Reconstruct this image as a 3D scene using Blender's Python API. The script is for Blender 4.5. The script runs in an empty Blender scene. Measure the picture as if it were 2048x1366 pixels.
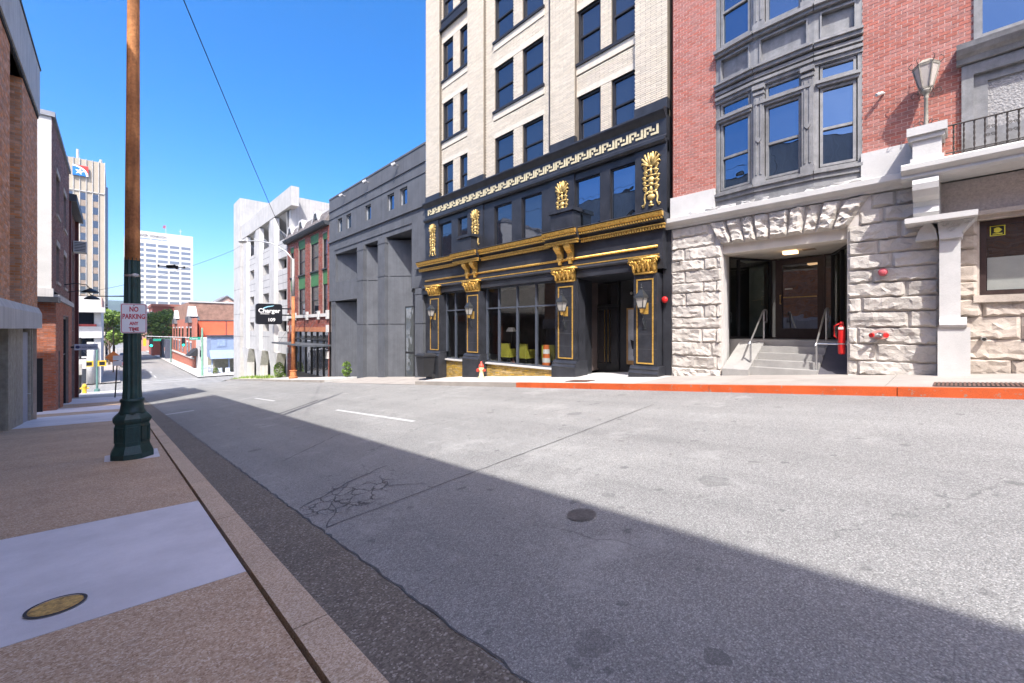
import bpy, bmesh, math, random
from mathutils import Vector, Matrix, noise
# ---------------------------------------------------------------- camera, sky, sun, exposure
S = bpy.context.scene; COL = S.collection; PI = math.pi
R = random.Random(11)
F, CX, HV, HC = 840., 1024., 657., 1.3
TH = math.atan((CX-230.)/F); SN, CS = math.sin(TH), math.cos(TH)
cam = bpy.data.cameras.new('camera'); camo = bpy.data.objects.new('camera', cam); COL.objects.link(camo)
camo.location = (0, 0, HC); camo.rotation_euler = (PI/2, 0, -TH)
cam.sensor_width = 36; cam.lens = F/2048*36; cam.shift_y = -26/2048; cam.clip_end = 9000; cam.clip_start = .05
S.camera = camo
SUN = Vector((.47, .55, -1)).normalized()
w = bpy.data.worlds.new('World'); S.world = w; w.use_nodes = True
nt = w.node_tree; bg = nt.nodes['Background']; sk = nt.nodes.new('ShaderNodeTexSky'); sk.sky_type = 'NISHITA'
sk.sun_disc = False; sk.sun_elevation = math.asin(-SUN.z); sk.sun_rotation = math.atan2(-SUN.x, -SUN.y)
sk.air_density = .7; sk.dust_density = 3.2; sk.ozone_density = 1.; sk.altitude = 300
hs = nt.nodes.new('ShaderNodeHueSaturation'); hs.inputs['Saturation'].default_value = 1.5; hs.inputs['Hue'].default_value = .502
nt.links.new(sk.outputs[0], hs.inputs['Color']); nt.links.new(hs.outputs[0], bg.inputs[0]); bg.inputs[1].default_value = .15
sl = bpy.data.lights.new('sun', 'SUN'); sl.energy = 2.8; sl.angle = math.radians(.53); sl.color = (1, .965, .91)
so = bpy.data.objects.new('sun', sl); COL.objects.link(so); so.rotation_euler = SUN.to_track_quat('-Z', 'Y').to_euler(); so.location = (-20, -20, 60)
S.view_settings.view_transform = 'Standard'; S.view_settings.look = 'None'; S.view_settings.gamma = 1
S.view_settings.use_curve_mapping = False; S.view_settings.exposure = 1.56
S.render.engine = 'CYCLES'; S.cycles.max_bounces = 6; S.cycles.diffuse_bounces = 3; S.cycles.glossy_bounces = 3; S.cycles.transparent_max_bounces = 10; S.cycles.caustics_reflective = False; S.cycles.caustics_refractive = False

# ---------------------------------------------------------------- helpers
def V(*a): return Vector(a)
def proj(x, y, z):
    zc = SN*x+CS*y
    if zc < .1: return None
    return CX+F*(CS*x-SN*y)/zc, HV-F*(z-HC)/zc, zc
WL = {}
class MB:
    def __init__(s): s.v = []; s.f = []
    def add(s, vs, fs):
        o = len(s.v); s.v += [tuple(v) for v in vs]; s.f += [tuple(i+o for i in f) for f in fs]; return s
    def hexa(s, p): return s.add(p, [(0,3,2,1),(4,5,6,7),(0,1,5,4),(1,2,6,5),(2,3,7,6),(3,0,4,7)])
    def box(s, x0, x1, y0, y1, z0, z1):
        return s.hexa([(x0,y0,z0),(x1,y0,z0),(x1,y1,z0),(x0,y1,z0),(x0,y0,z1),(x1,y0,z1),(x1,y1,z1),(x0,y1,z1)])
    def loft(s, loops, cap=True, closed=True):
        n = len(loops[0]); vs = [p for l in loops for p in l]; fs = []
        for k in range(len(loops)-1):
            for i in range(n if closed else n-1):
                j = (i+1) % n; fs.append((k*n+i, k*n+j, (k+1)*n+j, (k+1)*n+i))
        if cap and closed: fs += [tuple(range(n))[::-1], tuple(range((len(loops)-1)*n, len(loops)*n))]
        return s.add(vs, fs)
    def prism(s, poly, d):
        d = Vector(d); a = [Vector(p) for p in poly]; return s.loft([a, [p+d for p in a]])
    def tube(s, pts, r, n=8, cap=True):
        pts = [Vector(p) for p in pts]; m = len(pts); loops = []; up = None
        for i, p in enumerate(pts):
            t = (pts[min(i+1, m-1)]-pts[max(i-1, 0)])
            t = t.normalized() if t.length > 1e-9 else V(0,0,1)
            if up is None: up = V(0,0,1) if abs(t.z) < .9 else V(1,0,0)
            a = t.cross(up)
            if a.length < 1e-5: a = t.cross(V(0,1,0))
            a.normalize(); b = t.cross(a); up = -b if False else up
            rr = r[i] if isinstance(r, (list, tuple)) else r
            loops.append([p+a*math.cos(2*PI*k/n)*rr+b*math.sin(2*PI*k/n)*rr for k in range(n)])
        return s.loft(loops, cap)
    def lathe(s, pr, c=(0,0,0), n=16, rot=0, flute=0):
        loops = []
        for r, z in pr:
            l = []
            for k in range(n):
                rr = r*(1-flute*(k % 2)) if flute else r
                l.append((c[0]+rr*math.cos(rot+2*PI*k/n), c[1]+rr*math.sin(rot+2*PI*k/n), c[2]+z))
            loops.append(l)
        return s.loft(loops)
    def ell(s, c, r, n=8, m=5):
        loops = []
        for i in range(m+1):
            a = -PI/2+PI*i/m; cr = max(math.cos(a), .03)
            loops.append([(c[0]+r[0]*cr*math.cos(2*PI*k/n), c[1]+r[1]*cr*math.sin(2*PI*k/n), c[2]+r[2]*math.sin(a)) for k in range(n)])
        return s.loft(loops)
    def build(s, name, mat, par=None, smooth=False, fix=True, label=None, kind=None):
        if not s.v: return None
        xs = [v[0] for v in s.v]; ys = [v[1] for v in s.v]; zs = [v[2] for v in s.v]
        c = V((min(xs)+max(xs))/2, (min(ys)+max(ys))/2, (min(zs) if par is None else (min(zs)+max(zs))/2))
        me = bpy.data.meshes.new(name); me.from_pydata([(v[0]-c.x, v[1]-c.y, v[2]-c.z) for v in s.v], [], s.f)
        if fix:
            bm = bmesh.new(); bm.from_mesh(me); bmesh.ops.recalc_face_normals(bm, faces=bm.faces); bm.to_mesh(me); bm.free()
        if smooth: me.polygons.foreach_set('use_smooth', [True]*len(me.polygons))
        me.materials.append(mat); me.update()
        o = bpy.data.objects.new(name, me); COL.objects.link(o); place(o, c, par)
        if label: o['label'] = label
        if kind: o['kind'] = kind
        return o
def place(o, wl, par):
    wl = Vector(wl); WL[o.name] = wl; o.parent = par; o.location = wl-(WL[par.name] if par else V(0,0,0))
def thing(name, label, cat, loc, group=None):
    o = bpy.data.objects.new(name, None); o.empty_display_size = .2; COL.objects.link(o); place(o, loc, None)
    return tag(o, label, cat, group)
def tag(o, label, cat, group=None):
    o['label'] = label; o['category'] = cat
    if group: o['group'] = group
    return o
def struct(o, kind='structure'): o['kind'] = kind; return o
def dup(o, delta, par=None, label=None):
    c = o.copy(); COL.objects.link(c); place(c, WL[o.name]+Vector(delta), par)
    if label: c['label'] = label
    for ch in [x for x in o.children]: dup(ch, delta, c)
    return c
class Fr:
    def __init__(s, o, t, n): s.o = Vector(o); s.t = Vector(t); s.n = Vector(n)
    def P(s, t, z, d=0): p = s.o+s.t*t+s.n*d; p.z += z; return p
    def box(s, mb, t0, t1, z0, z1, d0, d1):
        return mb.hexa([s.P(t0,z0,d0), s.P(t1,z0,d0), s.P(t1,z0,d1), s.P(t0,z0,d1), s.P(t0,z1,d0), s.P(t1,z1,d0), s.P(t1,z1,d1), s.P(t0,z1,d1)])
    def poly(s, mb, pts, d0, d1): return mb.prism([s.P(t, z, d0) for t, z in pts], s.n*(d1-d0))
    def mould(s, mb, t0, t1, prof, e0=0, e1=0):   # profile of (d, z) run from t0 to t1
        return mb.loft([[s.P(t0-e0*d, z, d) for d, z in prof], [s.P(t1+e1*d, z, d) for d, z in prof]])
    def wall(s, mb, t0, t1, z0, z1, holes=(), d=0, th=.3, back=False):
        ts = sorted({t0, t1, *[h[0] for h in holes], *[h[1] for h in holes]}); zs = sorted({z0, z1, *[h[2] for h in holes], *[h[3] for h in holes]})
        ts = [t for t in ts if t0 <= t <= t1]; zs = [z for z in zs if z0 <= z <= z1]
        for i in range(len(ts)-1):
            run = None
            for j in range(len(zs)-1):
                a, b = (ts[i]+ts[i+1])/2, (zs[j]+zs[j+1])/2
                solid = not any(h[0] < a < h[1] and h[2] < b < h[3] for h in holes)
                if solid: run = (run[0], zs[j+1]) if run else (zs[j], zs[j+1])
                if run and (not solid or j == len(zs)-2):
                    mb.add([s.P(ts[i],run[0],d), s.P(ts[i+1],run[0],d), s.P(ts[i+1],run[1],d), s.P(ts[i],run[1],d)], [(0,1,2,3)]); run = None
        for h in holes:
            a, b, c, e = max(h[0],t0), min(h[1],t1), max(h[2],z0), min(h[3],z1)
            for q in ([(a,c),(b,c)], [(b,c),(b,e)], [(b,e),(a,e)], [(a,e),(a,c)]):
                mb.add([s.P(*q[0],d), s.P(*q[1],d), s.P(*q[1],d-th), s.P(*q[0],d-th)], [(0,1,2,3)])
        return mb
FR = Fr((10.5,0,0), (0,1,0), (-1,0,0))
def FY(y): return Fr((0,y,0), (1,0,0), (0,-1,0))
# ground heights
def sm(a, b, x): t = min(1, max(0, (x-a)/(b-a))); return t*t*(3-2*t)
def base(y):
    if y <= 55: return -.085*y
    if y <= 75: u = y-55; return -4.675-.085*u+.073*u*u/40
    return -4.675-1.7+.73-.012*(y-75)
def prof(x):
    if x <= .62: return min(.10, (.62-x)*.035)
    if x <= .8: return 0
    if x < 8.4: return -.13+max(0, x-1.3)/7.1*.48
    return .48+min(x-8.4, 2.2)*.015
def gz(x, y):
    k = 1-sm(48, 62, y); p = prof(x) if not (.8 < x < 8.4) else prof(x)
    return base(y)+p*k
def rz(x, y):   # road surface anywhere
    k = 1-sm(48, 62, y); return base(y)+k*(-.13+min(max(0, x-1.3), 7.1)/7.1*.48)-.13*(1-k)
# ---------------------------------------------------------------- materials
MAT = {}
def M(name, c, rough=.75, var=.12, sc=3., bump=.15, bsc=80., metal=0., spec=.35, c2=None, stain=0., rnd=0., streak=0.):
    if name in MAT: return MAT[name]
    m = bpy.data.materials.new(name); m.use_nodes = True; MAT[name] = m; t = m.node_tree; b = t.nodes['Principled BSDF']; L = t.links.new
    N = lambda k: t.nodes.new('ShaderNode'+k)
    g = N('NewGeometry'); P = g.outputs['Position']
    n1 = N('TexNoise'); n1.inputs['Scale'].default_value = sc; n1.inputs['Detail'].default_value = 6; n1.inputs['Roughness'].default_value = .65; L(P, n1.inputs['Vector'])
    n2 = N('TexNoise'); n2.inputs['Scale'].default_value = bsc; n2.inputs['Detail'].default_value = 3; L(P, n2.inputs['Vector'])
    c2 = c2 or tuple(x*(1-var*2.2) for x in c); c1 = tuple(min(1, x*(1+var)) for x in c)
    mr = N('MapRange'); mr.inputs[1].default_value = .3; mr.inputs[2].default_value = .7; L(n1.outputs['Fac'], mr.inputs[0])
    mx = N('Mix'); mx.data_type = 'RGBA'; mx.inputs['A'].default_value = (*c2, 1); mx.inputs['B'].default_value = (*c1, 1); L(mr.outputs[0], mx.inputs['Factor'])
    col = mx.outputs['Result']
    def mul(col, fac, lo, hi):
        q = N('MapRange'); q.inputs[3].default_value = lo; q.inputs[4].default_value = hi; L(fac, q.inputs[0])
        v = N('Mix'); v.data_type = 'RGBA'; v.blend_type = 'MULTIPLY'; v.inputs['Factor'].default_value = 1
        L(col, v.inputs['A']); cb = N('CombineColor'); [L(q.outputs[0], cb.inputs[i]) for i in range(3)]; L(cb.outputs[0], v.inputs['B']); return v.outputs['Result']
    col = mul(col, n2.outputs['Fac'], 1-var*1.2, 1+var*1.2)
    if stain:
        n3 = N('TexNoise'); n3.inputs['Scale'].default_value = .9; n3.inputs['Detail'].default_value = 8; n3.inputs['Roughness'].default_value = .75; L(P, n3.inputs['Vector'])
        q = N('MapRange'); q.inputs[1].default_value = .35; q.inputs[2].default_value = .6; L(n3.outputs['Fac'], q.inputs[0]); col = mul(col, q.outputs[0], 1-stain, 1.)
    if streak:
        mp = N('Mapping'); mp.inputs['Scale'].default_value = (9, 9, .35); L(P, mp.inputs['Vector'])
        n3 = N('TexNoise'); n3.inputs['Scale'].default_value = 1.; n3.inputs['Detail'].default_value = 6; L(mp.outputs[0], n3.inputs['Vector'])
        q = N('MapRange'); q.inputs[1].default_value = .35; q.inputs[2].default_value = .6; L(n3.outputs['Fac'], q.inputs[0]); col = mul(col, q.outputs[0], 1-streak, 1.)
    if rnd:
        oi = N('ObjectInfo'); ad = N('Math'); ad.operation = 'ADD'; L(oi.outputs['Random'], ad.inputs[0]); L(g.outputs['Random Per Island'], ad.inputs[1])
        fr = N('Math'); fr.operation = 'FRACT'; L(ad.outputs[0], fr.inputs[0]); col = mul(col, fr.outputs[0], 1-rnd, 1+rnd*.6)
        hs = N('HueSaturation'); fr2 = N('Math'); fr2.operation = 'MULTIPLY'; fr2.inputs[1].default_value = 7.31; L(fr.outputs[0], fr2.inputs[0])
        fr3 = N('Math'); fr3.operation = 'FRACT'; L(fr2.outputs[0], fr3.inputs[0]); q = N('MapRange'); q.inputs[3].default_value = 1-rnd*.8; q.inputs[4].default_value = 1+rnd*.5; L(fr3.outputs[0], q.inputs[0])
        L(q.outputs[0], hs.inputs['Saturation']); L(col, hs.inputs['Color']); col = hs.outputs[0]
    L(col, b.inputs['Base Color'])
    b.inputs['Roughness'].default_value = rough; b.inputs['Metallic'].default_value = metal; b.inputs['Specular IOR Level'].default_value = spec
    if bump:
        bp = N('Bump'); bp.inputs['Strength'].default_value = bump; bp.inputs['Distance'].default_value = .02; L(n2.outputs['Fac'], bp.inputs['Height']); L(bp.outputs[0], b.inputs['Normal'])
    return m
def glass_dark(name, tint=(.012,.015,.022), refl=.12, wav=.02, rc=(.86,.9,1)):   # dark window pane: mirror coat over a dim interior
    if name in MAT: return MAT[name]
    m = bpy.data.materials.new(name); m.use_nodes = True; MAT[name] = m; t = m.node_tree; b = t.nodes['Principled BSDF']; out = t.nodes['Material Output']
    b.inputs['Base Color'].default_value = (*tint, 1); b.inputs['Roughness'].default_value = .5; b.inputs['Specular IOR Level'].default_value = 0
    gl = t.nodes.new('ShaderNodeBsdfGlossy'); gl.inputs['Roughness'].default_value = .004; gl.inputs['Color'].default_value = (*rc, 1)
    fr = t.nodes.new('ShaderNodeFresnel'); fr.inputs['IOR'].default_value = 1.5
    ma = t.nodes.new('ShaderNodeMath'); ma.operation = 'ADD'; ma.use_clamp = True; ma.inputs[1].default_value = refl; t.links.new(fr.outputs[0], ma.inputs[0])
    n = t.nodes.new('ShaderNodeTexNoise'); n.inputs['Scale'].default_value = 1.3; g = t.nodes.new('ShaderNodeNewGeometry'); t.links.new(g.outputs['Position'], n.inputs['Vector'])
    bp = t.nodes.new('ShaderNodeBump'); bp.inputs['Strength'].default_value = wav; bp.inputs['Distance'].default_value = .3; t.links.new(n.outputs['Fac'], bp.inputs['Height']); t.links.new(bp.outputs[0], gl.inputs['Normal'])
    mx = t.nodes.new('ShaderNodeMixShader'); t.links.new(ma.outputs[0], mx.inputs[0]); t.links.new(b.outputs[0], mx.inputs[1]); t.links.new(gl.outputs[0], mx.inputs[2]); t.links.new(mx.outputs[0], out.inputs[0])
    return m
def glass_clear(name, refl=.05, tint=(.8,.86,.86)):
    if name in MAT: return MAT[name]
    m = bpy.data.materials.new(name); m.use_nodes = True; MAT[name] = m; t = m.node_tree; out = t.nodes['Material Output']; t.nodes.remove(t.nodes['Principled BSDF'])
    tr = t.nodes.new('ShaderNodeBsdfTransparent'); tr.inputs[0].default_value = (*tint, 1); gl = t.nodes.new('ShaderNodeBsdfGlossy'); gl.inputs['Roughness'].default_value = .003
    fr = t.nodes.new('ShaderNodeFresnel'); fr.inputs['IOR'].default_value = 1.5
    ma = t.nodes.new('ShaderNodeMath'); ma.operation = 'ADD'; ma.use_clamp = True; ma.inputs[1].default_value = refl; t.links.new(fr.outputs[0], ma.inputs[0])
    ge = t.nodes.new('ShaderNodeNewGeometry'); iv = t.nodes.new('ShaderNodeMath'); iv.operation = 'SUBTRACT'; iv.inputs[0].default_value = 1; t.links.new(ge.outputs['Backfacing'], iv.inputs[1]); mu = t.nodes.new('ShaderNodeMath'); mu.operation = 'MULTIPLY'; t.links.new(ma.outputs[0], mu.inputs[0]); t.links.new(iv.outputs[0], mu.inputs[1]); ma = mu
    mx = t.nodes.new('ShaderNodeMixShader'); t.links.new(ma.outputs[0], mx.inputs[0]); t.links.new(tr.outputs[0], mx.inputs[1]); t.links.new(gl.outputs[0], mx.inputs[2]); t.links.new(mx.outputs[0], out.inputs[0])
    return m
def emit(name, c, s):
    m = bpy.data.materials.new(name); m.use_nodes = True; b = m.node_tree.nodes['Principled BSDF']; b.inputs['Base Color'].default_value = (*c,1); b.inputs['Emission Color'].default_value = (*c,1); b.inputs['Emission Strength'].default_value = s; return m
def text(s, size, mat, par, org, tdir, updir=(0,0,1), name='lettering', align='CENTER', depth=.004, fit=None, bold=0):
    cu = bpy.data.curves.new('t', 'FONT'); cu.body = s; cu.size = size; cu.align_x = align; cu.extrude = depth; cu.resolution_u = 3; cu.offset = bold
    ob = bpy.data.objects.new('t', cu); COL.objects.link(ob); bpy.context.view_layer.update()
    me = bpy.data.meshes.new_from_object(ob.evaluated_get(bpy.context.evaluated_depsgraph_get())); bpy.data.objects.remove(ob); bpy.data.curves.remove(cu)
    t, u = Vector(tdir).normalized(), Vector(updir).normalized(); n = t.cross(u); k = 1
    if fit:
        xs = [v.co.x for v in me.vertices]; k = fit/(max(xs)-min(xs))
    mb = MB(); mb.add([Vector(org)+t*v.co.x*k+u*v.co.y+n*v.co.z for v in me.vertices], [tuple(p.vertices) for p in me.polygons]); bpy.data.meshes.remove(me)
    return mb.build(name, mat, par, fix=False)
# bricks: each its own box; the 300 that show largest become objects, the rest one mesh
BRK = {}
def bricks(par, fr, areas, holes, mat, d=0, bw=.2, bh=.06, j=.011, dep=.014, near=300, name='brick'):
    lst = []
    for t0, t1, z0, z1 in areas:
        k = 0; z = z0
        while z < z1-.01:
            zt = min(z+bh, z1); t = t0-(bw+j)*(.5 if k % 2 else 0)
            while t < t1:
                segs = [(max(t, t0), min(t+bw, t1))]
                for h in holes:
                    if h[2] < zt and h[3] > z:
                        ns = []
                        for a, b in segs:
                            if h[1] <= a or h[0] >= b: ns.append((a, b))
                            else:
                                if a < h[0]: ns.append((a, h[0]))
                                if b > h[1]: ns.append((h[1], b))
                        segs = ns
                lst += [(a, b, z, zt) for a, b in segs if b-a > .03]
                t += bw+j
            z += bh+j; k += 1
    def size(q):
        c = fr.P((q[0]+q[1])/2, (q[2]+q[3])/2, d); p = proj(*c)
        if not p or not (-10 < p[0] < 2058 and -10 < p[1] < 1376): return 0
        return (q[1]-q[0])*(q[3]-q[2])/p[2]**2*abs((Vector((0,0,HC))-c).normalized().dot(fr.n))
    lst.sort(key=size, reverse=True)
    key = id(fr.n), tuple(fr.n)
    if key not in BRK:
        mb = MB(); f0 = Fr((0,0,0), fr.t, fr.n); f0.box(mb, -.5, .5, -.5, .5, 0, 1); me = bpy.data.meshes.new('brick'); me.from_pydata(mb.v, [], mb.f); BRK[key] = me
    pm = BRK[key] if False else BRK[key].copy(); pm.materials.append(mat)
    rest = MB(); bfr = fr
    for i, (a, b, z0, z1) in enumerate(lst):
        dd = dep*R.uniform(.75, 1.15); jz = R.uniform(-.0015, .0015)
        if i < near and size((a, b, z0, z1)) > 0:
            o = bpy.data.objects.new(name, pm); COL.objects.link(o); place(o, fr.P((a+b)/2, (z0+z1)/2+jz, d), par)
            sc = [abs(fr.t[q])*(b-a)+abs(fr.n[q])*dd for q in range(3)]; sc[2] = z1-z0; o.scale = sc
        else:
            P = fr.P; e = d+dd; z0 += jz; z1 += jz
            rest.add([P(a,z0,d),P(b,z0,d),P(b,z1,d),P(a,z1,d),P(a,z0,e),P(b,z0,e),P(b,z1,e),P(a,z1,e)], [(4,5,6,7),(0,1,5,4),(1,2,6,5),(2,3,7,6),(3,0,4,7)])
    rest.build('bricks', mat, par, fix=False, kind='stuff')
def rock(fr, t0, t1, z0, z1, d, amp, mat, par, name='stone', skew=(0,0,0,0), nt_=7, nz=4):   # rock-faced block; skew moves bottom-left, bottom-right, top-left, top-right in t
    mb = MB(); nt_ = max(5, int((t1-t0)/.065)); nz = max(5, int((z1-z0)/.05)); sd = R.uniform(0, 99); vs = []; fs = []; g = .004
    for j in range(nz+1):
        for i in range(nt_+1):
            a, b = i/nt_, j/nz
            tl = t0+g+(skew[0]*(1-b)+skew[2]*b); tr = t1-g+(skew[1]*(1-b)+skew[3]*b)
            edge = min(i, nt_-i, j, nz-j) == 0; H_ = z1-z0; W_ = t1-t0; ea = min(.045/W_, .2); eb = min(.04/H_, .25)
            if 0 < i < nt_: a = ea+(1-2*ea)*(i-1)/max(1, nt_-2)
            if 0 < j < nz: b = eb*R.uniform(.35,1.5) if j == 1 else (1-eb*R.uniform(.3,.9) if j == nz-1 else eb+(1-2*eb)*(j-1)/max(1, nz-2))
            t = tl+(tr-tl)*a; z = z0+g+(z1-z0-2*g)*b
            if 1 < i < nt_-1: t += R.uniform(-.32,.32)*W_/nt_
            if 1 < j < nz-1: z += R.uniform(-.2,.2)*H_/nz
            h = 0 if edge else amp*max(.12, .68+.7*noise.noise(V(t*1.9+sd, z*3, sd))+.55*noise.noise(V(t*6.5, z*9, sd))+.3*noise.noise(V(t*15, z*19, sd))+R.uniform(-.09,.09)+(.3*R.random() if j == 1 else 0))
            vs.append(fr.P(t, z, d+max(h, .0)+.008))
    n = nt_+1
    for j in range(nz):
        for i in range(nt_):
            q = (j*n+i, j*n+i+1, (j+1)*n+i+1, (j+1)*n+i)
            if R.random() < .5: fs += [(q[0],q[1],q[2]), (q[0],q[2],q[3])]
            else: fs += [(q[0],q[1],q[3]), (q[1],q[2],q[3])]
    bd = [i for i in range(n)]+[j*n+nt_ for j in range(1, nz+1)]+[nz*n+i for i in range(nt_-1, -1, -1)]+[j*n for j in range(nz-1, 0, -1)]
    o = len(vs); vs += [vs[i]-fr.n*.05 for i in bd]
    for k in range(len(bd)): fs.append((bd[k], o+k, o+(k+1) % len(bd), bd[(k+1) % len(bd)]))
    mb.add(vs, fs); return mb.build(name, mat, par, fix=False)
def sash(par, fr, t0, t1, z0, z1, fm, gm, d=0, fw=.06, rail=.5, name='window', depth=.08, deepglass=.05, sill=None):   # frame part, meeting rail, two panes
    m = MB(); fr.box(m,t0,t0+fw,z0,z1,d-depth,d); fr.box(m,t1-fw,t1,z0,z1,d-depth,d); fr.box(m,t0+fw,t1-fw,z1-fw,z1,d-depth,d-.001); fr.box(m,t0+fw,t1-fw,z0,z0+fw,d-depth,d-.001)
    zr = z0+(z1-z0)*rail if rail else None
    if zr: fr.box(m,t0+fw,t1-fw,zr-.025,zr+.025,d-depth,d-.012)
    o = m.build(name, fm, par)
    for a, b in ([(z0+fw, zr-.025), (zr+.025, z1-fw)] if zr else [(z0+fw, z1-fw)]):
        m = MB(); k = d-deepglass-(.012 if (zr and a < zr) else 0); fr.box(m,t0+fw,t1-fw,a,b,k-.006,k); m.build('pane', gm, o)
    return o
# ---------------------------------------------------------------- special surface materials
def nodes(name):
    m = bpy.data.materials.new(name); m.use_nodes = True; MAT[name] = m; t = m.node_tree
    N = lambda k, **kw: (lambda n: ([setattr(n, a, b) for a, b in kw.items()], n)[1])(t.nodes.new('ShaderNode'+k))
    g = N('NewGeometry'); return m, t, N, t.links.new, t.nodes['Principled BSDF'], g.outputs['Position']
def ramp(N, L, fac, stops):
    r = N('ValToRGB'); e = r.color_ramp.elements
    while len(e) < len(stops): e.new(.5)
    for q, (p, c) in zip(e, stops): q.position = p; q.color = (*c, 1)
    L(fac, r.inputs[0]); return r.outputs[0]
def mixc(N, L, fac, a, b, mode='MIX'):
    x = N('Mix', data_type='RGBA', blend_type=mode)
    for s, v in (('Factor', fac), ('A', a), ('B', b)):
        if isinstance(v, (int, float)): x.inputs[s].default_value = v
        elif isinstance(v, tuple): x.inputs[s].default_value = (*v, 1)
        else: L(v, x.inputs[s])
    return x.outputs['Result']
def mth(N, L, op, a, b=None, clamp=False):
    x = N('Math', operation=op, use_clamp=clamp)
    for i, v in enumerate((a, b)):
        if v is None: continue
        if isinstance(v, (int, float)): x.inputs[i].default_value = v
        else: L(v, x.inputs[i])
    return x.outputs[0]
def tnoise(N, L, P, sc, det=4, rg=.6):
    n = N('TexNoise'); n.inputs['Scale'].default_value = sc; n.inputs['Detail'].default_value = det; n.inputs['Roughness'].default_value = rg; L(P, n.inputs['Vector']); return n.outputs['Fac']
def mrange(N, L, v, a, b, c=0., d=1.):
    q = N('MapRange'); q.inputs[1].default_value = a; q.inputs[2].default_value = b; q.inputs[3].default_value = c; q.inputs[4].default_value = d; L(v, q.inputs[0]); return q.outputs[0]
def asphalt():
    m, t, N, L, b, P = nodes('aged_asphalt')
    vo = N('TexVoronoi'); vo.inputs['Scale'].default_value = 125; L(P, vo.inputs['Vector'])
    sep = N('SeparateColor'); L(vo.outputs['Color'], sep.inputs[0])
    stone = ramp(N, L, sep.outputs[0], [(0,(.15,.149,.145)), (.35,(.24,.238,.233)), (.7,(.285,.283,.275)), (1,(.47,.465,.45))])
    vo2 = N('TexVoronoi'); vo2.inputs['Scale'].default_value = 300; L(P, vo2.inputs['Vector']); s2 = N('SeparateColor'); L(vo2.outputs['Color'], s2.inputs[0])
    col = mixc(N, L, .35, stone, ramp(N, L, s2.outputs[1], [(0,(.20,.2,.196)), (.6,(.29,.289,.283)), (1,(.46,.455,.44))]))
    gap = mrange(N, L, vo.outputs['Distance'], .25, .8, 1., .72); cb = N('CombineColor'); [L(gap, cb.inputs[i]) for i in range(3)]
    col = mixc(N, L, 1., col, cb.outputs[0], 'MULTIPLY')
    big = mrange(N, L, tnoise(N, L, P, .55, 7, .7), .3, .7); col = mixc(N, L, 1., col, ramp(N, L, big, [(0,(.88,.88,.885)), (1,(1.07,1.065,1.06))]), 'MULTIPLY')
    mp = N('Mapping'); mp.inputs['Scale'].default_value = (1.3, .06, 1); L(P, mp.inputs['Vector'])
    lane = mrange(N, L, tnoise(N, L, mp.outputs[0], 1., 3), .35, .65); col = mixc(N, L, 1., col, ramp(N, L, lane, [(0,(.9,.9,.9)), (1,(1.06,1.06,1.055))]), 'MULTIPLY')
    # oil spots and worn dark flecks
    sp = mrange(N, L, tnoise(N, L, P, 4.2, 4, .55), .69, .73); col = mixc(N, L, mth(N, L, 'MULTIPLY', sp, .55), col, (.075,.075,.08))
    for sc_, th_, am_ in ((1.0,.035,.5),(1.9,.045,.42),(.5,.04,.35)):    # gum and oil drips of scattered sizes
        vs_ = N('TexVoronoi', voronoi_dimensions='2D'); vs_.inputs['Scale'].default_value = sc_; mw = N('VectorMath', operation='MULTIPLY_ADD'); nz_ = N('TexNoise'); nz_.inputs['Scale'].default_value = 9; L(P, nz_.inputs['Vector']); L(nz_.outputs['Color'], mw.inputs[0]); mw.inputs[1].default_value = (.12,.12,.0); L(P, mw.inputs[2]); L(mw.outputs[0], vs_.inputs['Vector'])
        sc3 = N('SeparateColor'); L(vs_.outputs['Color'], sc3.inputs[0]); rr_ = mth(N, L, 'MULTIPLY', mth(N, L, 'POWER', sc3.outputs[0], 2.), th_*1.6)
        msk = mth(N, L, 'LESS_THAN', vs_.outputs['Distance'], rr_); col = mixc(N, L, mth(N, L, 'MULTIPLY', msk, am_), col, (.09,.09,.092))
    # pale dusty wear toward the far lane
    du = mrange(N, L, tnoise(N, L, P, .9, 6, .75), .56, .7); col = mixc(N, L, mth(N, L, 'MULTIPLY', du, .4), col, (.42,.415,.40))
    # alligator cracking in the failed patch by the gutter
    sx = N('SeparateXYZ'); L(P, sx.inputs[0]); X, Y = sx.outputs[0], sx.outputs[1]
    wob = tnoise(N, L, P, 1.6, 4); wv = N('VectorMath', operation='MULTIPLY_ADD'); nn = N('TexNoise'); nn.inputs['Scale'].default_value = 6; nn.inputs['Detail'].default_value = 5; L(P, nn.inputs['Vector']); L(nn.outputs['Color'], wv.inputs[0]); wv.inputs[1].default_value = (.16,.16,.16); L(P, wv.inputs[2])
    vc = N('TexVoronoi', feature='DISTANCE_TO_EDGE'); vc.inputs['Scale'].default_value = 5.5; L(wv.outputs[0], vc.inputs['Vector'])
    cr = mrange(N, L, vc.outputs['Distance'], .012, .05, 1., 0.)
    dx = mth(N, L, 'ABSOLUTE', mth(N, L, 'SUBTRACT', X, 1.85)); dy = mth(N, L, 'ABSOLUTE', mth(N, L, 'SUBTRACT', Y, mth(N, L, 'ADD', mth(N, L, 'MULTIPLY', X, .22), 4.0)))
    box = mth(N, L, 'ADD', mth(N, L, 'MULTIPLY', dx, 1.3), mth(N, L, 'MULTIPLY', dy, 1.5)); zone = mrange(N, L, mth(N, L, 'ADD', box, mth(N, L, 'MULTIPLY', wob, .8)), 1.0, 1.35, 1., 0.)
    crz = mth(N, L, 'MULTIPLY', cr, zone); col = mixc(N, L, mth(N, L, 'MULTIPLY', crz, .8), col, (.045,.045,.047))
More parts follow.
